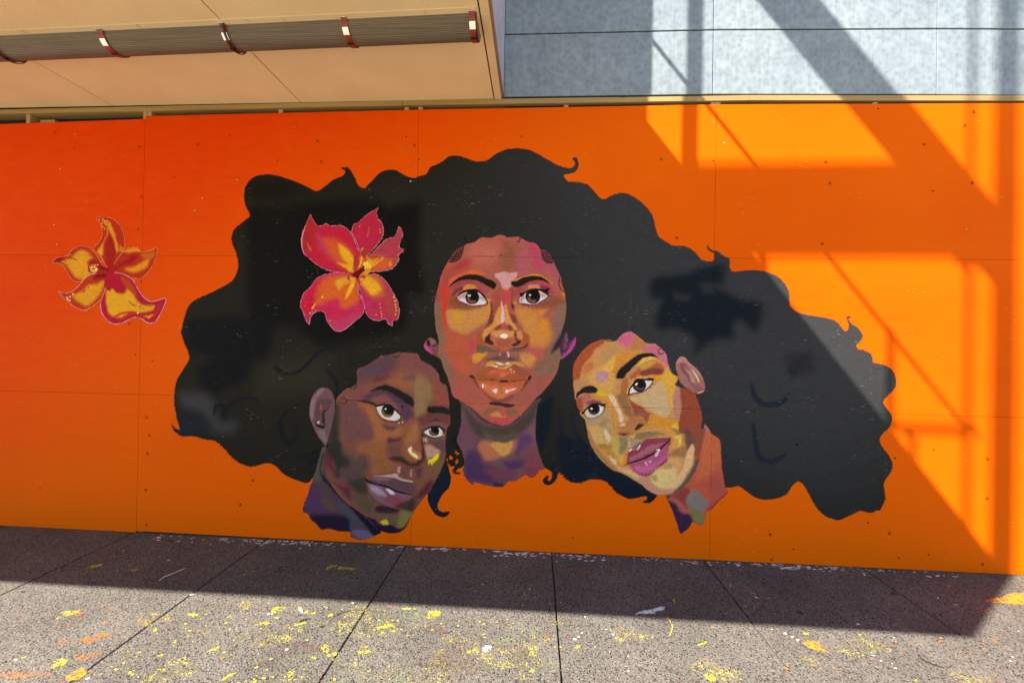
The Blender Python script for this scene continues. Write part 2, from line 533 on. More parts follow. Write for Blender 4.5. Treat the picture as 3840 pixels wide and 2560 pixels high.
box('beam_link', STEEL, balc, 0.316, 0.620, -2.790, -2.770, 7.45, 7.72)
mesh_obj('handrail', tube_mesh('handrail', [(0.68, -0.84, 5.82), (0.68, -2.60, 5.82)], 0.017), STEEL, balc)
mesh_obj('handrail', tube_mesh('handrail', [(-9.5, -2.60, 5.858), (0.72, -2.60, 5.858)], 0.021), STEEL, balc)
for px, py in ((0.68, -2.18), (0.68, -1.5), (0.25, -2.60), (-0.95, -2.60), (-2.15, -2.60), (-3.35, -2.60)):
    mesh_obj('rail_post', tube_mesh('rail_post', [(px, py, 4.9 if px < 0.6 else 5.051), (px, py, 5.85)], 0.020), STEEL, balc)
mesh_obj('drainpipe', tube_mesh('drainpipe', [(0.29, -2.85, 3.9), (0.29, -2.85, 11.0)], 0.017), STEEL, balc)

# ------------------------------------------------------------------ ribbed tube under the soffit
lamp = thing('ribbed_tube', (-1.0, -0.73, 3.74), 'long brown ribbed half round tube strapped under the cream soffit', 'duct')
def tube_y(x): return -0.703 - 0.0195 * (x + 2.72)     # runs very slightly out of line with the wall
TA, TB, TZ = 0.090, 0.088, 3.7455
def arc(k, n, grow=0.0, rib=0.0):
    t = math.pi * k / n
    s = 1.0 + (rib if k % 2 else 0.0)
    return (-(TA + grow) * math.cos(t) * s, -(TB + grow) * math.sin(t) * s)
bm = bmesh.new()
N = 56
xa, xb = -8.0, 0.612
prev = None
for X in (xa, xb):
    ring = []
    for k in range(N + 1):
        dy, dz = arc(k, N, 0.0, 0.022)
        ring.append(bm.verts.new((X, tube_y(X) + dy, TZ + dz)))
    if prev:
        for k in range(N):
            bm.faces.new((prev[k], ring[k], ring[k + 1], prev[k + 1]))
    prev = ring
mesh_obj('ribbed_cover', from_bm('ribbed_cover', bm), COVER, lamp)
bm = bmesh.new()
vv = []
for X in (xa, xb):
    for dy, z in ((-0.128, 3.7462), (-0.128, 3.7425), (-0.088, 3.7405), (-0.088, 3.7462)):
        vv.append(bm.verts.new((X, tube_y(X) + dy, z)))
for k in range(4):
    bm.faces.new((vv[k], vv[(k + 1) % 4], vv[4 + (k + 1) % 4], vv[4 + k]))
bm.faces.new(vv[:4][::-1]); bm.faces.new(vv[4:])
mesh_obj('flange', from_bm('flange', bm), TRIM, lamp)
def strap(name, X, w, mat, grow, k0=0, k1=40, n=40):
    bm = bmesh.new()
    rings = []
    for k in range(k0, k1 + 1):
        dy, dz = arc(k, n, grow)
        dy2, dz2 = arc(k, n, grow - 0.004)
        rings.append([bm.verts.new((X + sx * w / 2, tube_y(X) + a, TZ + b_)) for sx, a, b_ in ((-1, dy, dz), (1, dy, dz), (1, dy2, dz2), (-1, dy2, dz2))])
    for q, s in zip(rings, rings[1:]):
        for j in range(4):
            bm.faces.new((q[j], q[(j + 1) % 4], s[(j + 1) % 4], s[j]))
    bm.faces.new(rings[0]); bm.faces.new(rings[-1][::-1])
    return mesh_obj(name, from_bm(name, bm, False), mat, lamp)
for X in (-2.735, -1.905, -1.040, -0.225, 0.590, -3.56, -4.4):
    strap('strap', X, 0.034, STRAP_REFL, 0.009)
    strap('buckle', X, 0.038, CHROME, 0.013, 7, 12)
    strap('strap_keeper', X, 0.037, BLACKSTRAP, 0.011, 18, 20)
    box('strap_clip', CHROME, lamp, X - 0.02, X + 0.02, tube_y(X) - 0.118, tube_y(X) - 0.096, 3.7335, 3.7415, bevel=0.001)
for X in (-2.735, -1.040):
    strap('black_band', X + 0.006, 0.013, BLACKSTRAP, 0.018)
strap('end_ring', 0.612, 0.008, BLACKSTRAP, 0.006)
bm = bmesh.new()
ring = [bm.verts.new((xb + 0.003, tube_y(xb) + arc(k, 20)[0], TZ + arc(k, 20)[1])) for k in range(21)]
bm.faces.new(ring)
mesh_obj('end_cap', from_bm('end_cap', bm), COVER, lamp)
for X in (-2.45, -1.62, -0.86, -0.62, 0.30, 0.57, -3.2):
    box('flange_clip', TRIM, lamp, X - 0.004, X + 0.004, tube_y(X) - 0.131, tube_y(X) - 0.10, 3.7365, 3.7412)

# ------------------------------------------------------------------ mural
# outlines and brush strokes in wall millimetres (x along the wall, z up):
# kind colour softness width points
OUTLINES = {
 'C_face': "729,2607 752,2596 775,2588 848,2594 888,2580 945,2551 996,2540 1030,2512 1043,2487 1075,2484 1109,2454 1138,2417 1155,2386 1172,2350 1193,2308 1203,2283 1222,2247 1234,2191 1245,2143 1254,2096 1264,2040 1262,1984 1255,1911 1237,1844 1221,1782 1208,1726 1217,1665 1227,1609 1214,1553 1198,1485 1160,1417 1128,1372 1078,1309 1023,1252 974,1189 930,1126 875,1079 819,1049 740,1027 666,1037 604,1055 552,1098 488,1159 436,1203 372,1241 337,1262 313,1336 289,1415 265,1465 246,1510 231,1556 216,1578 198,1618 209,1692 199,1760 183,1811 173,1885 166,1970 165,2039 178,2107 197,2182 213,2256 237,2319 265,2370 275,2390 290,2410 318,2459 349,2490 403,2516 434,2536 491,2548 548,2587 582,2587 633,2585 684,2605",
 'C_neck': "401,1171 408,1052 390,962 371,892 402,834 434,766 443,716 431,657 442,598 477,559 523,527 527,556 607,535 687,523 766,523 815,572 874,579 951,631 991,608 1030,619 1068,670 1102,681 1097,720 1066,797 1045,875 1029,972 1032,1100 1044,1208 1068,1267 912,1204 736,1121 556,1175 415,1251",
 'C_earL': "80,1686 119,1742 149,1746 180,1725 203,1684 232,1624 223,1574 182,1595 142,1613 101,1642",
 'C_earR': "1213,1592 1221,1637 1217,1709 1233,1754 1259,1811 1279,1800 1299,1744 1338,1776 1349,1762 1344,1717 1323,1672 1285,1627 1238,1592",
 'L_face': "-337,1551 -276,1593 -194,1604 -123,1621 -42,1617 30,1609 61,1559 123,1530 174,1492 215,1443 226,1383 277,1355 293,1295 305,1226 312,1117 321,1038 294,997 283,917 284,782 284,752 277,722 250,652 201,551 162,480 113,418 54,341 29,305 -5,244 -34,173 -74,126 -145,101 -206,105 -268,124 -352,199 -414,246 -477,284 -561,341 -635,408 -699,497 -742,576 -760,676 -755,777 -736,795 -727,866 -703,967 -680,1089 -668,1150 -661,1221 -580,1304 -539,1315 -488,1357 -490,1468 -418,1499",
 'L_neck': "-783,797 -827,633 -866,510 -896,408 -945,264 -892,226 -870,187 -817,148 -774,105 -702,113 -618,97 -525,96 -514,56 -431,30 -349,54 -308,73 -258,98 -268,132 -415,256 -561,351 -689,507 -749,636 -736,798",
 'L_ear': "-809,1304 -746,1305 -704,1271 -676,1191 -679,1069 -708,947 -745,815 -779,844 -833,913 -876,1003 -899,1083 -890,1185 -860,1257",
 'R_face': "1759,1820 1798,1820 1855,1778 1923,1731 1975,1731 2027,1694 2071,1646 2086,1579 2106,1522 2135,1484 2168,1465 2159,1417 2145,1398 2183,1384 2268,1362 2306,1325 2345,1230 2359,1182 2365,1125 2357,1058 2389,1048 2381,971 2345,846 2337,779 2301,682 2246,603 2172,538 2078,510 2012,512 1945,543 1888,589 1792,644 1715,679 1657,697 1589,752 1531,809 1491,875 1461,942 1448,1020 1444,1031 1435,1079 1415,1137 1366,1204 1350,1272 1334,1359 1324,1476 1336,1554 1378,1633 1444,1703 1502,1738 1569,1758 1665,1746 1712,1795",
 'R_neck': "2379,1086 2409,1068 2445,1012 2506,971 2517,880 2523,766 2539,662 2554,586 2577,554 2545,510 2509,480 2454,411 2408,380 2399,341 2390,303 2354,273 2306,309 2270,250 2233,219 2205,203 2175,294 2146,369 2117,435 2093,482 2097,520 2172,552 2236,612 2291,691 2327,778 2345,875 2371,971",
 'R_ear': "2152,1581 2179,1624 2217,1625 2265,1573 2322,1526 2360,1470 2381,1403 2376,1355 2324,1333 2287,1348 2230,1380 2182,1427 2163,1494 2148,1542",
 'hair': "-2144,969 -2114,940 -2061,917 -2085,991 -2112,1106 -2120,1205 -2096,1339 -2046,1423 -1987,1523 -2001,1589 -2034,1655 -2056,1721 -2068,1770 -2029,1920 -2001,1987 -1941,2046 -1821,2096 -1701,2155 -1616,2206 -1574,2272 -1559,2338 -1578,2437 -1614,2519 -1628,2585 -1600,2659 -1541,2709 -1465,2774 -1501,2849 -1520,2931 -1513,3014 -1463,3087 -1395,3120 -1293,3127 -1191,3107 -1071,3068 -969,3024 -876,2981 -818,3010 -735,3074 -644,3114 -628,3155 -670,3171 -646,3187 -604,3184 -562,3138 -536,3089 -510,3032 -459,3008 -403,3056 -322,3136 -256,3158 -190,3155 -124,3119 -50,3089 7,3093 -13,3094 76,3122 108,3178 196,3217 260,3264 332,3275 405,3255 486,3226 582,3229 660,3284 755,3321 850,3327 945,3310 1024,3273 1104,3224 1183,3181 1261,3160 1300,3168 1315,3207 1291,3238 1322,3251 1341,3214 1339,3159 1301,3120 1223,3102 1263,3050 1341,3045 1411,3030 1466,2978 1521,2915 1560,2903 1621,2938 1682,2951 1743,2946 1820,2906 1898,2836 1952,2759 1976,2666 2000,2596 2069,2550 2119,2527 2172,2527 2247,2504 2301,2458 2339,2412 2399,2401 2433,2412 2438,2458 2398,2484 2378,2520 2389,2524 2412,2494 2465,2479 2517,2439 2559,2421 2566,2352 2593,2317 2682,2327 2785,2330 2874,2308 2948,2271 3000,2210 3030,2135 3031,2051 3075,2006 3156,1980 3272,1963 3359,1942 3417,1905 3446,1860 3472,1864 3471,1921 3456,1958 3476,1974 3495,1966 3482,1947 3496,1921 3546,1885 3587,1825 3576,1780 3541,1749 3540,1739 3555,1714 3595,1710 3645,1685 3665,1647 3670,1613 3719,1605 3768,1585 3809,1556 3833,1514 3841,1463 3831,1412 3787,1359 3751,1312 3755,1278 3788,1231 3813,1190 3798,1112 3750,1060 3722,1016 3735,966 3784,899 3817,841 3818,773 3779,711 3757,660 3768,600 3773,541 3749,489 3738,460 3660,431 3582,442 3511,406 3425,365 3353,376 3281,426 3222,506 3185,580 3148,639 3111,657 3068,621 3025,551 2946,515 2858,502 2784,519 2710,569 2658,602 2569,586 2507,613 2431,686 2262,776 2077,597 2022,503 1984,458 1947,438 1899,445 1937,466 1927,494 1833,471 1775,469 1699,505 1650,551 1621,589 1572,611 1486,613 1409,581 1333,577 1274,614 1229,656 1215,626 1196,586 1158,554 1119,554 1094,583 1103,617 1127,633 1147,624 1133,599 1153,590 1167,624 1161,663 1102,700 1017,834 757,1042 471,935 422,835 443,716 425,676 391,660 376,635 416,631 396,611 356,614 341,643 360,679 325,678 302,702 296,741 315,644 332,585 318,505 264,444 225,363 231,313 267,295 327,303 307,267 267,251 207,273 155,340 136,399 133,449 49,565 -260,754 -650,661 -816,590 -897,495 -1015,518 -1117,563 -1195,633 -1272,647 -1390,613 -1493,631 -1589,693 -1668,773 -1738,820 -1842,836 -1929,855 -2033,852 -2104,891",
 'pk_a': "-923,2786 -906,2750 -884,2715 -852,2684 -816,2689 -785,2705 -753,2689 -711,2684 -670,2694 -617,2674 -575,2639 -543,2588 -516,2527 -488,2457 -482,2406 -517,2335 -547,2274 -620,2279 -693,2288 -756,2303 -819,2328 -883,2369 -936,2414 -974,2444 -996,2506 -1002,2567 -988,2638 -963,2699 -938,2750",
 'pk_b': "-545,2699 -504,2715 -453,2760 -392,2805 -326,2846 -345,2800 -334,2750 -297,2709 -283,2659 -290,2588 -330,2528 -375,2477 -405,2442 -446,2406 -478,2436 -500,2507 -532,2578 -559,2628",
 'pk_c': "-153,2679 -122,2649 -116,2599 -135,2549 -145,2503 -111,2488 -113,2468 -149,2438 -143,2398 -167,2357 -208,2317 -279,2301 -361,2296 -464,2285 -486,2315 -445,2376 -385,2447 -324,2508 -264,2568 -223,2584 -192,2589 -168,2629",
 'pk_d': "-776,2275 -672,2286 -568,2277 -515,2247 -493,2186 -482,2116 -439,2035 -432,1975 -467,1914 -518,1873 -580,1821 -631,1790 -683,1789 -725,1829 -763,1879 -780,1940 -822,1955 -874,1939 -905,1898 -914,1842 -946,1877 -968,1938 -996,1988 -992,2039 -967,2111 -910,2162 -859,2234",
 'pk_e': "-494,2237 -443,2267 -340,2278 -288,2248 -236,2198 -194,2128 -162,2069 -135,1999 -134,1938 -148,1893 -189,1877 -188,1837 -230,1862 -251,1897 -312,1881 -374,1895 -416,1935 -438,2015 -471,2116 -499,2206",
 'pk_center': "-588,2234 -548,2315 -529,2416 -489,2477 -448,2497 -384,2397 -302,2427 -321,2357 -392,2296 -443,2235 -494,2194",
 'of_a': "-2883,2760 -2770,2760 -2698,2734 -2646,2681 -2614,2614 -2602,2538 -2600,2480 -2630,2442 -2669,2374 -2708,2288 -2738,2268 -2791,2354 -2834,2422 -2897,2479 -2857,2527 -2822,2585 -2819,2643 -2841,2710",
 'of_b': "-2718,2278 -2689,2365 -2640,2432 -2570,2490 -2489,2495 -2448,2457 -2367,2467 -2302,2491 -2305,2414 -2344,2328 -2402,2252 -2462,2218 -2533,2227 -2616,2260",
 'of_c': "-3292,2347 -3246,2400 -3163,2415 -3103,2469 -3021,2508 -2938,2493 -2875,2441 -2812,2354 -2759,2273 -2851,2277 -2932,2248 -3013,2184 -3096,2208 -3139,2275 -3182,2333 -3234,2352",
 'of_d': "-3228,2105 -3156,2091 -3094,2102 -3033,2151 -2973,2219 -2902,2262 -2789,2258 -2752,2225 -2776,2124 -2814,2037 -2895,1969 -2976,1934 -3059,1962 -3144,2024",
 'of_e': "-2747,2211 -2687,2269 -2605,2260 -2523,2212 -2471,2136 -2418,2061 -2337,2023 -2207,2053 -2244,1939 -2302,1843 -2373,1832 -2434,1870 -2505,1878 -2605,1829 -2687,1818 -2759,1855 -2812,1932 -2814,2028 -2776,2124",
 'of_center': "-2934,2334 -2852,2345 -2749,2307 -2709,2345 -2678,2307 -2697,2259 -2656,2250 -2613,2135 -2663,2096 -2704,2134 -2745,2115 -2786,2153 -2788,2210 -2890,2210 -2881,2248 -2851,2277 -2933,2277",
 'C_eyeL': "334,2080 344,2132 395,2172 510,2173 584,2151 629,2055 615,2015 513,1989 421,2002 346,2041",
 'C_eyeR': "858,2069 856,2131 907,2165 985,2180 1086,2184 1153,2162 1149,2106 1105,2049 1033,2015 954,2000 892,2013",
 'C_browL': "280,2168 311,2217 362,2257 416,2277 473,2283 545,2278 614,2248 654,2235 685,2206 689,2183 664,2151 644,2157 592,2185 540,2213 497,2227 440,2229 383,2220 340,2200",
 'C_browR': "798,2224 815,2233 838,2231 894,2258 950,2273 995,2280 1054,2272 1102,2246 1144,2198 1097,2214 1052,2228 1007,2229 954,2215 898,2181 861,2169 825,2176 806,2201",
 'C_lips': "463,1438 494,1450 534,1448 601,1515 672,1539 737,1532 782,1524 833,1545 912,1510 975,1464 998,1436 987,1408 949,1351 910,1322 849,1275 765,1239 714,1232 651,1265 605,1300 559,1325 512,1397 469,1419",
 'C_nose': "648,2089 715,2158 817,2159 813,2063 848,1951 878,1855 947,1789 970,1744 960,1699 927,1659 792,1645 730,1633 599,1642 530,1691 526,1748 562,1805 607,1851 645,1931",
 'L_eyeL': "-382,1208 -330,1190 -269,1199 -197,1198 -124,1150 -82,1091 -71,1046 -101,1015 -204,1022 -276,1050 -329,1119",
 'L_eyeR': "78,951 102,982 172,1023 253,1016 284,977 280,927 225,891 145,883 83,921",
 'L_browL': "-373,1289 -294,1339 -239,1352 -165,1332 -80,1294 4,1244 13,1161 -35,1169 -109,1217 -192,1265 -272,1293 -344,1280",
 'L_browR': "117,1171 220,1184 303,1169 314,1099 241,1112 128,1106",
 'L_lips': "-426,572 -339,585 -236,596 -124,613 -62,566 14,554 46,465 37,410 -7,343 -78,301 -159,302 -242,334 -325,380 -377,449 -399,508",
 'L_nose': "-226,875 -202,916 -79,920 -10,1022 51,1013 88,925 116,806 107,716 58,665 -23,652 -95,679 -198,716 -220,795",
 'R_eyeL': "1386,1151 1424,1186 1462,1226 1519,1249 1606,1253 1602,1200 1569,1141 1493,1095 1425,1108",
 'R_eyeR': "1758,1301 1776,1379 1823,1434 1889,1464 1979,1463 1989,1413 1957,1364 1891,1319 1806,1301",
 'R_browL': "1343,1271 1352,1325 1409,1369 1469,1388 1527,1375 1532,1315 1461,1306 1393,1297 1365,1267",
 'R_browR': "1665,1445 1680,1511 1758,1580 1835,1640 1914,1663 1976,1658 2017,1607 1934,1610 1882,1594 1829,1537 1771,1476 1741,1437 1689,1428",
 'R_lips': "1738,729 1761,768 1765,821 1781,865 1817,881 1850,877 1875,925 1920,967 1977,974 2123,981 2118,886 2100,794 2070,750 2004,719 1961,659 1901,655 1839,669 1800,707 1771,735",
 'R_nose': "1663,1270 1729,1330 1807,1254 1883,1208 1960,1167 1963,1104 1933,1065 1886,1053 1848,1014 1811,974 1735,972 1686,999 1656,1095",
}
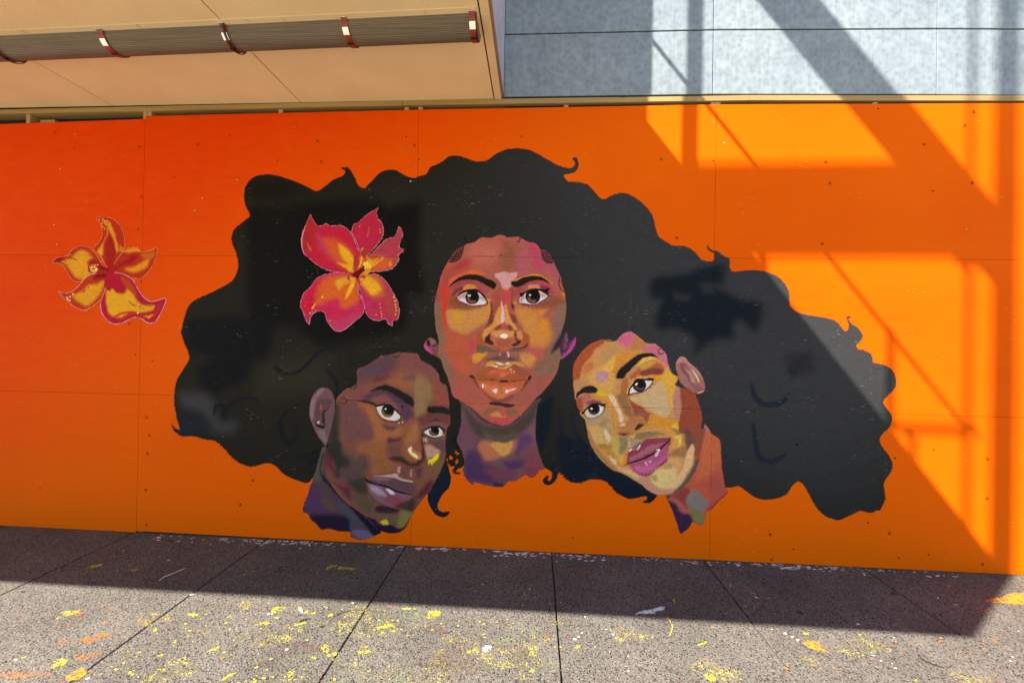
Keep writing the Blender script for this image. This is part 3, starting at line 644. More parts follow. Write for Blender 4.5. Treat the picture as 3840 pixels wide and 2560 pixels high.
STROKES = {
 'C': """
P a65a48 0 0 -32,2770 1498,2768 1529,876 5,826
P 8e5540 23 0 736,2554 804,2543 850,2486 891,2419 836,2340 752,2316 711,2361 699,2429 721,2469
P b86457 34.4 0 492,2525 663,2514 693,2440 609,2372 506,2360 465,2439
P a93c3c 28.7 0 323,2359 414,2417 466,2383 438,2326 370,2303 313,2291 255,2290
P b5405c 28.7 0 934,2543 1001,2532 1030,2487 1054,2414 1072,2341 1050,2307 1005,2318 981,2391 946,2470
P a85560 34.4 0 862,2458 947,2430 977,2340 949,2295 882,2295 836,2362
P a3525a 17.2 0 1072,2363 1150,2375 1196,2297 1197,2218 1146,2252 1106,2296
P a5463c 17.2 0 237,2313 312,2336 336,2268 286,2199 270,2114 213,2085 172,2107 210,2233
P c43a24 23 0 235,2159 286,2182 315,2143 287,2097 289,2029 274,1915 286,1858 258,1812 227,1925 214,2028 224,2108
P 8c4a48 8 0 162,2039 172,2107 212,2108 214,2039
P 83604c 6.9 0 150,2033 214,2033 224,1942 240,1857 265,1762 295,1687 197,1686 158,1913
P d0602e 8 0 285,2228 325,2257 382,2280 416,2291 473,2315 553,2304 587,2287 542,2270 468,2280 416,2269 354,2240 303,2200 286,2188
P a04448 5.7 0 286,2171 354,2211 440,2235 520,2218 584,2185 624,2157 613,2134 555,2168 441,2195 372,2177 315,2143
P 7a3a35 4.6 0 305,2097 327,2143 367,2172 412,2178 407,2149 362,2132 328,2097
P d0823f 3.4 0 407,2172 424,2189 463,2198 509,2184 516,2162 499,2150 419,2149 396,2141
P b0455a 4.6 0 510,2150 527,2179 567,2162 584,2140 556,2137
P 8a4d2c 14.3 0 288,2086 345,2086 375,2041 421,2019 501,2003 586,2026 587,2004 502,1986 422,1979 341,1995 295,2023
P c28444 9.2 0 267,1977 341,1984 445,1979 558,2009 631,2055 643,2033 639,1965 617,1902 589,1868 527,1839 482,1804 425,1775 345,1802 298,1835 274,1897
P c8902f 23 0 330,1967 388,1950 400,1899 366,1870 337,1904
P d0874a 5.7 0 597,2066 614,2083 642,2072 637,2044 626,2021 592,2026
P a04a3c 11.5 0 648,2089 715,2147 728,2062 717,2011 695,1982 673,1948 645,1942 658,2005
P 6a3a2a 5.7 0 634,2055 652,2033 658,1976 645,1908 618,1863 631,1919 641,1987
P 7a3b38 5.7 0 633,1936 673,1937 663,1886 618,1846 601,1845 618,1874
P 9c4540 14.3 0 783,2164 833,2170 873,2159 862,2120 823,2086 801,2057 795,2113
P c04348 11.5 0 732,2135 783,2147 806,2114 790,2057 774,2012 746,2011 733,2068 721,2096
P c9928f 2.9 0 667,2288 690,2293 724,2299 752,2305 797,2294 854,2300 849,2266 832,2232 804,2215 799,2170 737,2164 720,2203 702,2237 673,2259
P d48a2a 3.4 0 737,2164 788,2169 783,2153 749,2154
P d68f42 4.6 0 695,1982 723,2017 725,1881 709,1864 675,1841 647,1807 619,1795 590,1817 629,1846 663,1880 673,1937
P d68f42 4.6 0 762,2034 780,2006 792,1939 815,1894 844,1855 862,1821 788,1854 759,1899 751,2000
P d9b0b8 2.3 0 728,2073 737,2023 749,2000 752,1944 759,1899 742,1879 725,1881 724,1926 729,1977 725,2034
P b04a45 8 0 785,2046 807,2040 820,1978 837,1934 815,1922 792,1967
P 7c3a3c 4 0 803,1950 837,1945 855,1894 850,1872 827,1883
P 3d2a33 5.2 0 813,2057 824,2035 842,2018 837,1979 819,1990 808,2023
P c8803f 4.6 0 824,2046 846,2058 858,2041 841,2024
P d88a20 2.9 0 849,2244 916,2267 983,2287 1039,2279 1090,2251 1136,2218 1153,2207 1141,2201 1108,2223 1062,2257 1006,2270 950,2261 883,2238 838,2227
P a04450 5.7 0 861,2171 951,2211 1029,2237 1063,2229 1119,2201 1148,2168 1120,2162 1063,2184 985,2200 907,2171 879,2131 862,2137
P b54058 6.9 0 1018,2223 1074,2229 1136,2184 1165,2151 1165,2123 1131,2134 1092,2173 1030,2200
P cf8058 3.4 0 946,2166 957,2194 1030,2199 1052,2172 985,2163
P 7a3a38 4.6 0 1041,2195 1086,2189 1120,2167 1098,2156 1058,2161
P c5823e 11.5 0 836,2007 943,1997 1022,1975 1034,1914 1038,1734 947,1755 912,1844 860,1923
P c87a30 11.5 0 853,2024 943,2008 988,1992 1067,1998 1117,2005 1101,1976 1079,1954 1045,1936 1011,1970 921,1991
P d08528 14.3 0 1046,1919 1113,1909 1125,1848 1121,1736 1043,1734 1036,1846
P 8a4f38 17.2 0 1110,2083 1177,2106 1266,2074 1267,2046 1206,2028 1178,1994 1122,2005 1066,2015 1010,2026
P 866050 11.5 0 1189,2028 1278,2040 1279,1973 1269,1906 1248,1838 1233,1722 1138,1720 1147,1859 1168,1949
P c8782f 3.4 0 1215,2135 1243,2135 1255,2101 1238,2096
P 7c3d3a 4 0 670,1813 703,1858 726,1864 726,1836 698,1813 681,1796
P 7c3d3a 4 0 782,1865 799,1871 822,1843 834,1804 812,1798 789,1820
P b8503f 8 0 731,1864 776,1871 782,1843 755,1820 732,1836
P b3553a 28.7 0 259,1795 391,1774 506,1759 541,1709 530,1663 502,1623 498,1572 499,1470 466,1447 368,1445 304,1534 272,1693
P b84848 23 0 449,1719 518,1725 530,1680 508,1629 479,1640
P 94553a 28.7 0 281,1534 351,1467 432,1412 479,1357 433,1327 353,1342 312,1409
P 84604c 14.3 0 208,1720 238,1635 298,1551 340,1444 330,1325 301,1335 277,1414 235,1521 205,1583 187,1634
P a85548 28.7 0 329,1410 455,1390 548,1330 629,1247 618,1202 516,1210 435,1220 354,1263
P ac5a44 23 0 436,1208 629,1213 856,1208 967,1256 1078,1315 1001,1223 924,1131 830,1055 740,1030 632,1050 552,1110
P a0564a 28.7 0 854,1275 910,1339 965,1413 1076,1460 1187,1507 1160,1417 1078,1315 1001,1229 912,1221
P 83604c 20.1 0 997,1503 1073,1617 1122,1697 1171,1753 1232,1766 1240,1620 1219,1542 1187,1485 1121,1450 1031,1459
P b5524a 17.2 0 960,1705 1016,1700 1067,1656 1068,1595 1018,1582 983,1632
P c8803a 23 0 924,1806 1137,1820 1138,1753 1094,1696 1038,1689 971,1705 959,1761
P 3a2630 8 0 1215,1788 1219,1709 1200,1676 1173,1653 1145,1630 1161,1692 1183,1737
P a8542e 5.2 0 579,1811 539,1794 529,1743 547,1703 598,1693 666,1677 712,1650 729,1650 706,1684 643,1699 598,1721 574,1760
P cf8c45 5.2 0 574,1777 590,1812 675,1813 636,1790 608,1761 586,1738
P c06a3e 6.9 0 636,1778 653,1813 839,1815 846,1759 830,1703 791,1674 729,1661 683,1689 643,1739
P 3a2226 4 0 591,1744 619,1778 636,1795 640,1750 672,1700 632,1699 603,1716
P d08a50 5.7 0 653,1796 698,1813 822,1815 840,1782 812,1759 733,1757 676,1762
P d8851f 3.4 0 817,1781 840,1787 840,1765 818,1762
P a35642 11.5 0 694,1751 818,1753 835,1720 791,1679 729,1673 689,1706
P ece0c0 2.3 0 721,1774 738,1788 766,1791 784,1775 778,1758 756,1751 727,1760
P c9864e 5.2 0 851,1793 890,1816 914,1766 897,1738 863,1765
P 5a3030 4.6 0 840,1810 863,1782 846,1759 874,1743 852,1731 837,1770
P 3d2426 4 0 819,1702 852,1720 880,1743 897,1738 889,1709 858,1695 830,1689
P a5532f 4.6 0 901,1816 947,1789 964,1750 959,1711 932,1682 892,1698 914,1766
P 4a3a28 3.4 0 948,1716 954,1699 921,1670 831,1660 814,1667 893,1676 926,1693
P b85a45 4.6 0 604,1699 678,1683 672,1672 621,1676
P b5452c 4 0 672,1683 712,1678 729,1650 718,1639 695,1661
P 6b5848 3.4 0 530,1692 564,1695 604,1687 678,1660 718,1644 667,1635 599,1642 582,1625 531,1635 527,1663
P 6f5c4a 3.4 0 803,1657 848,1661 927,1657 899,1645 809,1640
P cf8a30 5.2 0 497,1606 531,1624 582,1622 622,1637 600,1602 566,1568 532,1545 498,1550
P 8a5a52 11.5 0 583,1568 622,1609 679,1627 724,1633 792,1617 905,1614 934,1575 906,1552 821,1556 725,1565 646,1569
P 5a4640 8 0 612,1569 713,1605 742,1583 714,1565 646,1561
P 5a4640 8 0 765,1566 804,1601 866,1579 816,1567
P 7c4c44 5.2 0 730,1628 775,1634 792,1595 765,1566 719,1582
P cfae9a 1.7 0 724,1627 731,1628 724,1605 719,1605
P cfae9a 1.7 0 778,1640 792,1640 805,1601 790,1596
P c58545 10.3 0 893,1625 961,1632 1017,1599 1007,1560 974,1514 906,1558
P c68a48 5.2 0 607,1529 623,1552 680,1564 771,1544 849,1562 906,1546 929,1519 850,1534 771,1521 669,1530 613,1512
P a5562f 4.6 0 529,1437 601,1506 675,1530 749,1515 783,1510 833,1537 907,1502 969,1458 931,1423 852,1410 773,1409 683,1406 580,1410
P bf5a34 9.2 0 619,1450 664,1496 715,1509 822,1500 862,1461 795,1443 739,1430 659,1440
P d5a04a 2.9 0 601,1523 658,1536 680,1525 754,1510 805,1533 844,1545 811,1522 766,1499 709,1509 647,1519
P 96503a 3.4 0 827,1534 850,1534 964,1469 964,1447 874,1456 834,1500
P e4d8c8 1.7 0 697,1551 714,1551 754,1535 737,1529 709,1537
P e4d8c8 1.7 0 768,1546 807,1556 799,1539 777,1537
P e4d8c8 1.7 0 663,1527 709,1523 703,1511 686,1514
P e4d8c8 1.7 0 800,1494 822,1500 817,1488
P d8b8c8 1.7 0 650,1476 659,1479 662,1467
P d8b8c8 1.7 0 673,1480 680,1480 679,1466
P d8b8c8 1.7 0 811,1477 828,1477 823,1467
P d8b8c8 1.7 0 837,1483 851,1478 843,1468
P c87858 5.7 0 733,1453 755,1464 778,1454 756,1436 733,1439
P 6a3a2c 4.6 0 506,1414 529,1392 559,1330 536,1358 512,1391
P 6a3a2c 4.6 0 987,1430 965,1396 932,1350 904,1322 893,1327 931,1390 965,1413
P b85c38 4.6 0 535,1397 626,1394 717,1385 796,1387 931,1404 910,1339 871,1310 821,1275 759,1250 719,1244 662,1271 611,1303 570,1342
P d07040 8 0 558,1370 626,1371 718,1351 735,1306 731,1250 674,1271 616,1309 582,1336
P d07040 8 0 757,1357 870,1349 854,1320 798,1285 753,1290
P 8a4420 2.9 0 523,1406 603,1413 683,1409 717,1393 796,1398 852,1408 936,1421 931,1409 852,1396 768,1386 717,1388 660,1403 569,1401
P 3c2c20 2.9 0 626,1406 660,1413 688,1411 671,1402
P 3c2c20 2.9 0 717,1396 745,1407 796,1402 790,1389 740,1384
P 3c2c20 2.9 0 818,1401 852,1406 847,1395
P 33261e 3.4 0 472,1436 494,1442 517,1425 523,1414 506,1411 477,1422
P 33261e 3.4 0 964,1441 981,1453 987,1430 976,1413 953,1410
P c07848 5.2 0 730,1278 769,1307 764,1256 742,1244
P f0e0d8 1.7 0 577,1366 593,1372 592,1338 580,1337
P f0e0d8 1.7 0 605,1358 612,1358 610,1342
P e2cadc 1.7 0 664,1321 684,1330 709,1331 701,1305 693,1294 676,1308
P e2cadc 1.7 0 772,1318 786,1330 806,1325 831,1337 867,1343 837,1326 806,1314 786,1301 775,1304
P 8a4a3c 5.2 0 582,1314 628,1275 714,1244 798,1274 848,1298 821,1235 742,1222 663,1225
P 44242a 3.4 0 641,1219 686,1226 760,1217 844,1208 845,1191 794,1178 732,1193 652,1200
P 8a5a3e 8 0 591,1133 630,1168 721,1176 687,1136 608,1111
P 8a5a3e 8 0 789,1167 873,1163 891,1141 846,1118 790,1111
P b8484a 11.5 0 620,1094 688,1102 779,1099 835,1084 802,1049 740,1030 661,1045
P cc8040 6.9 0 648,1118 710,1148 744,1109 790,1105 733,1098 677,1107
P 4a2e4c 4.6 0 1133,1378 1089,1321 1034,1258 974,1183 930,1120 875,1068 819,1038 824,1055 875,1093 924,1142 979,1206 1034,1269 1089,1326
P 4c3436 4.6 0 436,1197 488,1147 552,1087 604,1049 667,1028 740,1019 740,1036 661,1051 603,1083 540,1132 482,1175
P 8a4438 5.7 0 345,2080 362,2109 419,2144 510,2156 567,2128 617,2044 592,2021 501,2008 409,2024 357,2052
P d6ccd2 1.7 0 356,2095 396,2118 436,2130 533,2128 574,2089 603,2055 586,2032 535,2026 490,2021 444,2033 397,2053 374,2064
P b88f8c 5.7 0 359,2095 396,2116 430,2127 425,2087 391,2078 371,2072
P b88f8c 5.7 0 545,2111 574,2086 597,2061 569,2066 546,2077
P 2a1a12 0.9 0 543,2088 532,2053 503,2032 466,2031 436,2052 424,2087 435,2122 464,2144 501,2144 531,2123
P 7a4a30 3.4 0 440,2084 454,2087 472,2062 506,2062 517,2054 501,2037 466,2042 446,2062
P 12100e 3.4 0 529,2105 523,2084 505,2071 483,2071 465,2084 458,2104 465,2125 482,2138 504,2138 522,2126
P c4d4d4 1.1 0 441,2111 457,2107 472,2113 465,2093 449,2096
P 1e1612 1.7 0 351,2092 385,2129 419,2145 441,2154 510,2158 545,2136 579,2114 603,2078 619,2041 610,2041 591,2077 556,2114 522,2131 436,2130 396,2118 368,2099
L 2a1c16 1.7 5.2 384,2137 344,2140
L 2a1c16 1.7 5.2 407,2146 378,2160
L 2a1c16 1.7 5.2 533,2142 556,2156
L 2a1c16 1.7 5.2 562,2128 584,2142
L 2a1c16 1.7 5.2 357,2081 340,2078
L 2a1c16 1.7 5.2 369,2058 346,2052
L 2a1c16 1.7 5.2 386,2041 369,2030
L 3a261c 1.1 4 374,2058 421,2033 472,2019
L 3a261c 1.1 4 438,2028 430,2010
L 3a261c 1.1 4 467,2019 464,1997
L 3a261c 1.1 4 501,2019 510,2003
L 3a261c 1.1 4 535,2023 542,2008
L 3a261c 1.1 4 558,2027 569,2015
L 6a3a28 1.7 4.6 615,2044 592,2026 535,2020 490,2017
P 8a4440 5.7 0 868,2092 918,2137 963,2160 1075,2158 1120,2134 1115,2094 1066,2060 977,2023 898,2036
P d6ccd2 1.7 0 878,2052 880,2086 913,2120 952,2143 1042,2147 1076,2128 1110,2105 1065,2071 1021,2043 976,2035 937,2043 897,2047
P b88f80 5.7 0 879,2064 883,2086 913,2115 925,2092 908,2070 897,2053
P b88f80 5.7 0 1053,2136 1076,2122 1101,2105 1065,2094 1054,2105
P 2a1a12 0.9 0 1050,2102 1039,2065 1008,2042 969,2041 937,2064 925,2101 936,2138 967,2161 1006,2161 1038,2139
P 7a4a30 3.4 0 942,2087 964,2093 976,2070 1004,2076 1012,2060 987,2043 956,2056
P 12100e 3.4 0 1034,2122 1027,2098 1007,2084 983,2084 963,2098 955,2121 962,2144 982,2158 1006,2159 1026,2145
P c4d4d4 0.9 0 973,2112 971,2107 967,2103 961,2103 957,2106 955,2112 956,2117 961,2120 966,2120 971,2117
P 1e1612 1.7 0 876,2120 918,2138 963,2161 1008,2169 1075,2161 1131,2169 1109,2136 1121,2094 1087,2128 1042,2147 952,2142 919,2120 894,2095
L 2a1c16 1.7 5.2 896,2131 862,2120
L 2a1c16 1.7 5.2 918,2146 895,2157
L 2a1c16 1.7 5.2 1086,2156 1114,2178
L 2a1c16 1.7 5.2 1103,2133 1148,2140
L 2a1c16 1.7 5.2 1109,2111 1143,2103
L 3a261c 1.1 4 892,2041 937,2031 988,2030 1043,2049 1099,2094
L 3a261c 1.1 4 909,2036 895,2019
L 3a261c 1.1 4 954,2031 951,2008
L 3a261c 1.1 4 982,2030 985,2011
L 3a261c 1.1 4 1010,2034 1019,2017
L 3a261c 1.1 4 1043,2046 1060,2035
L 3a261c 1.1 4 1071,2066 1094,2052
P 211b17 2.9 0 286,2174 314,2211 365,2251 416,2272 473,2278 542,2272 611,2242 651,2230 680,2203 683,2186 664,2157 647,2163 595,2191 543,2219 497,2232 440,2235 383,2226 337,2206
P 211b17 2.9 0 804,2221 815,2227 838,2224 894,2253 950,2267 995,2273 1051,2265 1096,2240 1136,2204 1096,2220 1051,2235 1007,2235 951,2220 895,2188 861,2176 827,2182 810,2204
P 6a3834 4.6 0 275,2387 290,2410 318,2459 349,2490 403,2516 401,2468 374,2416 323,2382
L 241a14 2.3 9.8 405,2519 393,2462 371,2413 323,2383 275,2379
L 241a14 2.3 9.8 383,2493 366,2442 325,2402 287,2392
L 241a14 2.3 9.8 355,2485 344,2447 315,2416 293,2405
P 6a3440 4.6 0 1047,2484 1075,2484 1109,2454 1138,2417 1155,2384 1116,2372 1082,2392 1059,2431
L 241a18 2.3 8 1050,2481 1070,2431 1105,2395 1155,2381
L 241a18 2.3 8 1054,2465 1061,2414 1094,2382 1141,2375
L 241a18 2.3 8 1081,2476 1104,2431 1144,2403
L 241a18 2.3 8 868,2591 873,2571 860,2550 842,2559
L 241a18 2.3 8 1203,2269 1199,2207 1215,2165 1245,2143
L 241a18 2.3 8 1216,2263 1225,2207 1237,2180
P 141210 2.3 0 699,2432 712,2443 727,2447 718,2435
L 5a2c24 1.7 2.3 471,2428 608,2429 699,2429
""",
 'Cn': """
P 6b4a4e 0 0 111,1323 1397,1354 1415,284 132,228
P 6e4450 35.2 0 404,1042 520,976 581,889 562,839 452,855 371,892
P 7a5058 30.1 0 1045,1188 1033,992 1016,893 937,920 915,1008 983,1098
P 473c34 20.1 0 406,1211 538,1066 638,1024 738,1022 836,1045 943,1136 1058,1287 1041,1139 974,1029 877,948 740,879 621,900 540,947 469,1044
P 5a4a40 25.1 0 599,979 719,943 857,977 877,948 740,884 621,905
P b0684a 14.1 0 591,904 680,892 760,875 838,902 887,919 889,850 820,798 762,777 683,745 604,742 552,829
P c48e4a 6 0 651,872 700,893 779,886 838,907 829,848 810,808 762,777 722,805 681,843
P 4a3050 25.1 0 434,746 522,828 583,771 604,722 684,685 725,608 686,548 607,545 527,551 447,588
P 6a3a48 25.1 0 605,663 763,688 882,663 844,573 746,560 666,606
P 52324f 12.1 0 762,728 920,753 969,735 901,683 823,671
P 7c3f48 25.1 0 977,833 1056,816 1107,691 1039,649 971,617 940,734
P 5a3a5a 22.1 0 897,948 975,970 1005,912 938,851 880,781 859,829
P 7c3a40 25.1 0 950,695 1019,697 1078,670 1020,609 942,616
P 2c2438 14.1 0 686,557 765,560 776,517 687,513
""",
 'Ce': """
P 7c4a4c 0 0 -66,1839 289,1844 296,1446 -58,1439
P 8a3c44 12.1 0 141,1653 202,1644 223,1584 152,1613
P b8487c 6 0 74,1686 100,1687 141,1643 162,1608 101,1637
P 8a5a58 5 0 134,1737 175,1723 181,1688 156,1683 135,1702
P 181014 5 0 111,1722 127,1727 135,1692 125,1674 112,1692
P 3a2226 5 0 180,1703 193,1693 171,1673 146,1675 166,1683
P 4c2f46 0 0 1181,1849 1403,1852 1408,1557 1186,1552
P 6a3a58 6.9 0 1232,1598 1234,1637 1267,1660 1305,1728 1343,1773 1349,1745 1323,1678 1274,1615
P a8457e 5.7 0 1344,1773 1349,1751 1334,1684 1274,1613 1232,1592 1240,1623 1289,1677 1327,1739
P 7a3c4a 3.4 0 1244,1721 1266,1727 1275,1694 1262,1663 1245,1671
P 77486e 4.6 0 1265,1814 1281,1766 1272,1733 1254,1738 1257,1788
P 2c1c28 4.6 0 1240,1659 1262,1654 1284,1683 1273,1649 1245,1646
P d8861f 2.9 0 1225,1609 1232,1606 1235,1592 1224,1589
""",
 'L': """
P 7a4a3c 0 0 -1221,1851 528,1876 564,-100 -1178,-186
P 5a4048 30.1 0 -500,1467 -337,1561 -215,1604 -112,1576 -171,1464 -272,1402 -375,1389 -478,1377
P 7a4848 40.2 0 -113,1616 30,1609 133,1531 225,1433 227,1353 84,1440 -29,1487 -121,1515
P 6a3238 20.1 0 -334,1400 -212,1433 -191,1404 -251,1372 -354,1370
P 94593c 30.1 0 -231,1373 -110,1446 33,1449 95,1390 -6,1338 -66,1286 -148,1335
P 8a6a48 20.1 0 23,1418 105,1410 167,1322 168,1242 129,1192 100,1111 19,1089 -3,1188 -6,1338
P 6a5048 14.1 0 -89,1426 -8,1443 23,1409 -37,1377 -88,1386
P 8a4a3c 22.1 0 166,1392 257,1354 299,1276 305,1196 220,1174 169,1232
P 7c4a42 20.1 0 -641,1252 -497,1316 -415,1328 -372,1259 -433,1187 -577,1173
P 6b4742 30.1 0 -634,1171 -474,1186 -411,1097 -347,1018 -365,877 -488,853 -572,891 -631,1010
P 343029 18.1 0 -681,1170 -637,1151 -629,889 -610,728 -745,724 -728,926 -690,1089
P 54384e 12.1 0 -434,1237 -332,1290 -209,1293 -116,1245 -23,1168 -1,1078 -51,1037 -103,1105 -166,1184 -248,1222 -331,1230 -412,1197
P 7c4c44 8 0 -351,1229 -249,1262 -166,1204 -104,1135 -165,1144 -248,1182 -309,1170
P 9c5f38 16.1 0 -474,1186 -371,1178 -319,1140 -276,1070 -224,1022 -122,1005 -80,966 -99,885 -200,812 -260,760 -404,755 -467,803 -365,857 -324,898 -347,998 -390,1087
P 8a4f42 14.1 0 -474,1176 -422,1157 -390,1097 -452,1116
P 5c3a38 12.1 0 -265,1011 -203,1002 -132,995 -162,964 -223,962
P 8f5038 16.1 0 -61,1027 -1,1068 31,1029 23,909 -57,847 -100,925
P 563238 9 0 -216,882 -201,907 -160,899 -89,906 -109,875 -170,853 -215,832
P 9e6240 16.1 0 -10,1018 41,1030 52,950 24,849 -36,808 -68,866 -39,927
P 6a3a38 12.1 0 40,1059 130,1112 241,1115 317,1087 318,1028 192,1054 102,1011
P 4a2838 6 0 132,1042 192,1074 253,1051 162,1043
P 7a5048 7 0 102,1011 172,1038 243,1035 284,997 244,986 163,1008
P 6b5a3c 6 0 83,921 144,913 265,917 265,897 145,873 94,882
P 5e4044 12.1 0 125,873 276,887 287,818 248,777 166,824
P b07a62 8 0 95,842 155,854 217,816 237,781 106,776
P c08878 5 0 84,906 119,912 130,878 89,871
P 4a3028 7 0 78,931 94,872 86,776 70,821
P 34262a 3 0 -485,1210 -371,1201 -319,1178 -324,1168 -381,1183 -474,1200
P 8c5636 25.1 0 -468,847 -221,855 -199,756 -115,679 -155,607 -318,571 -361,650 -425,768
P 54413e 25.1 0 -611,782 -486,726 -404,749 -361,650 -420,547 -388,448 -397,398 -480,445 -564,502 -617,550
P 5c2c38 12.1 0 -761,757 -725,778 -671,639 -648,539 -543,482 -510,403 -530,362 -625,459 -700,537 -754,636
P 7a443e 12.1 0 -746,656 -701,608 -648,539 -564,477 -616,490 -700,537
P 302d27 16.1 0 -727,839 -623,842 -611,762 -547,704 -546,653 -618,621 -617,550 -659,559 -671,659 -736,778
P 3a332e 16.1 0 -544,513 -421,557 -377,449 -397,408 -459,425
P 5c4a36 18.1 0 -511,413 -356,409 -314,351 -332,250 -394,257 -457,305
P 6e4838 14.1 0 -215,835 -119,858 -77,800 -76,740 -157,717 -199,756
P 8a5238 14.1 0 -88,829 44,864 85,805 57,715 -14,697 -76,750
P 3a2a26 8 0 -203,726 -157,707 -85,695 -23,662 58,675 102,726 108,806 85,845 76,765 37,704 -14,692 -76,740 -147,747
P b8744a 7 0 -46,801 -11,837 15,803 76,765 67,725 -5,742
P e4dc98 3 0 -36,811 -6,832 -6,792 36,764 46,734 5,753 -26,782
P 70463e 10 0 -105,659 -3,663 -1,563 -73,570 -114,609
P b08878 3 0 -125,658 -95,664 -104,599 -124,608
P b08878 3 0 -13,642 1,643 -3,573 -14,582
P 7a4c3a 16.1 0 98,686 260,672 172,480 72,436 50,545
P 553440 14.1 0 28,644 88,666 79,586 49,565
P 5a2430 14.1 0 141,548 191,540 133,439 63,396 52,435
P 7a4440 10 0 43,375 143,449 64,331
P b58870 6 0 105,846 237,810 207,769 127,737
P 6a5a38 12.1 0 169,689 269,732 240,651 180,629
P dccc20 4 0 138,727 168,738 222,790 218,740 178,699 169,684 153,703 138,683
P 5e4048 7 0 -348,550 -257,583 -164,577 -72,550 9,533 36,465 11,434 -70,451 -173,487 -276,513 -358,520
P 7c5a60 10 0 -338,560 -216,585 -154,567 -205,545 -297,532
P 7c5660 7 0 -379,514 -276,503 -193,476 -91,445 1,418 -18,373 -88,320 -149,313 -232,344 -314,391 -367,459
P 84424a 12.1 0 -275,453 -213,465 -131,418 -69,391 -88,330 -149,328 -211,365 -253,403
P a08a98 8 0 -358,499 -275,473 -212,415 -264,413 -336,450
P 26201c 3 0 -416,566 -358,532 -276,510 -193,493 -142,468 -50,446 27,424 -50,433 -152,451 -214,477 -296,500 -384,517
P bc948a 3 0 -339,575 -236,584 -134,603 -113,579 -72,560 9,545 1,533 -82,544 -154,567 -236,573
P cdbdd6 4 0 -219,470 -183,466 -147,443 -151,425 -192,436
P 4a2a2c 9 0 -79,360 -8,393 37,415 -7,353 -68,311 -139,328
P 33242a 8 0 -303,311 -272,332 -190,321 -88,295 -148,263 -250,263 -307,276
P 6c5040 16.1 0 -343,259 -230,254 -107,259 -86,180 -157,167 -208,185 -260,213
P 38322a 14.1 0 -48,342 37,395 34,325 4,274 -57,291
P 80703a 12.1 0 -88,290 4,284 -15,223 -55,162 -115,144 -107,219
P d6ba28 4 0 -270,192 -209,215 -187,176 -238,166
P 241a2c 6 0 -393,227 -311,211 -269,172 -208,165 -167,172 -105,140 -55,157 -15,223 10,254 -24,173 -64,117 -145,91 -206,95 -299,126 -372,198
P 20201a 4 0 -365,1291 -292,1331 -241,1344 -169,1324 -86,1286 -4,1238 5,1168 -33,1177 -105,1225 -188,1273 -271,1301 -342,1288
P 20201a 5 0 124,1166 220,1176 301,1161 332,1103 241,1120 135,1114
P 5a3830 6 0 -319,1170 -227,1187 -145,1144 -93,1086 -122,1035 -224,1037 -297,1090
P d2c8c0 2 0 -314,1157 -288,1166 -227,1174 -165,1144 -113,1095 -113,1065 -143,1046 -204,1047 -266,1071 -298,1110
P 2c2018 1.5 0 -160,1128 -170,1095 -198,1074 -232,1073 -261,1093 -272,1125 -262,1158 -234,1178 -200,1179 -171,1160
P 80603a 4 0 -262,1141 -252,1116 -220,1092 -179,1088 -194,1075 -236,1082 -265,1111
P 1c1612 3 0 -167,1144 -174,1122 -192,1109 -215,1108 -233,1121 -241,1142 -234,1163 -216,1177 -193,1177 -175,1165
P e8e8e0 1.5 0 -227,1142 -229,1138 -232,1135 -237,1135 -240,1138 -242,1142 -241,1146 -237,1148 -233,1149 -229,1146
P 201814 2 0 -371,1198 -319,1172 -268,1181 -207,1181 -145,1139 -103,1095 -113,1093 -165,1136 -227,1168 -288,1162 -314,1154 -329,1163
P d8c8a0 2 0 -134,1019 -112,1037 -114,1023
P d8c8a0 2 0 -97,1028 -80,1046 -87,1026
P 54342c 5 0 92,981 173,1013 259,986 275,947 185,909 103,927
P d2ccc8 2 0 98,961 143,991 213,1003 254,966 245,931 184,917 124,935
P 2a1c18 1.5 0 226,969 218,943 196,927 169,926 146,941 137,967 145,993 167,1009 194,1010 217,995
P 74503c 4 0 141,973 152,943 184,929 214,940 184,946 158,968
P 181210 3 0 218,979 213,964 200,954 184,953 170,962 165,977 170,993 183,1003 199,1003 212,994
P e8e8e0 1.5 0 154,981 153,978 150,975 146,975 143,977 142,981 143,984 146,987 150,987 153,985
P cc8c2f 3 0 250,941 273,952 260,925
P 201814 2 0 93,959 133,992 193,1012 243,1006 284,967 244,986 203,1000 143,987
L 30241c 2 5 88,936 124,924 185,909 255,926
L 30241c 2 5 154,903 157,889
L 30241c 2 5 195,905 197,890
L 30241c 2 5 225,908 231,896
L 2a241e 4 9 -287,1603 -245,1585 -200,1609
L 2a241e 4 9 -194,1589 -143,1580 -113,1616
L 2a241e 4 9 92,1540 133,1521 148,1546
L 2a241e 4 9 226,1403 252,1364 276,1394
L 2a241e 4 9 -539,1345 -487,1337 -508,1306 -549,1310
L 2a241e 4 9 -640,1192 -598,1172 -573,1203 -599,1228 -630,1217
""",
 'Ln': """
P 4a3c40 0 0 -1041,829 -160,857 -142,-42 -1022,-84
P 564a40 16.1 0 -788,797 -731,798 -783,534 -866,500 -827,633
P 503450 25.1 0 -936,325 -866,480 -802,462 -769,352 -704,254 -765,171 -870,207 -955,264
P 5a403c 20.1 0 -770,403 -665,337 -632,267 -715,274 -779,332
P 281a30 16.1 0 -892,216 -714,234 -538,221 -520,91 -618,92 -701,103 -785,99 -827,148
P 4a4450 14.1 0 -634,358 -529,302 -434,205 -382,147 -515,101 -527,201 -611,278
P 6c5870 8 0 -520,81 -484,113 -391,117 -298,76 -410,26
P 1a1a26 8 0 -761,737 -790,614 -752,545 -667,457 -561,371 -488,334 -414,246 -310,151 -248,113 -267,82 -318,65 -382,147 -476,244 -540,311 -634,388 -719,476 -773,534 -797,614 -777,736
""",
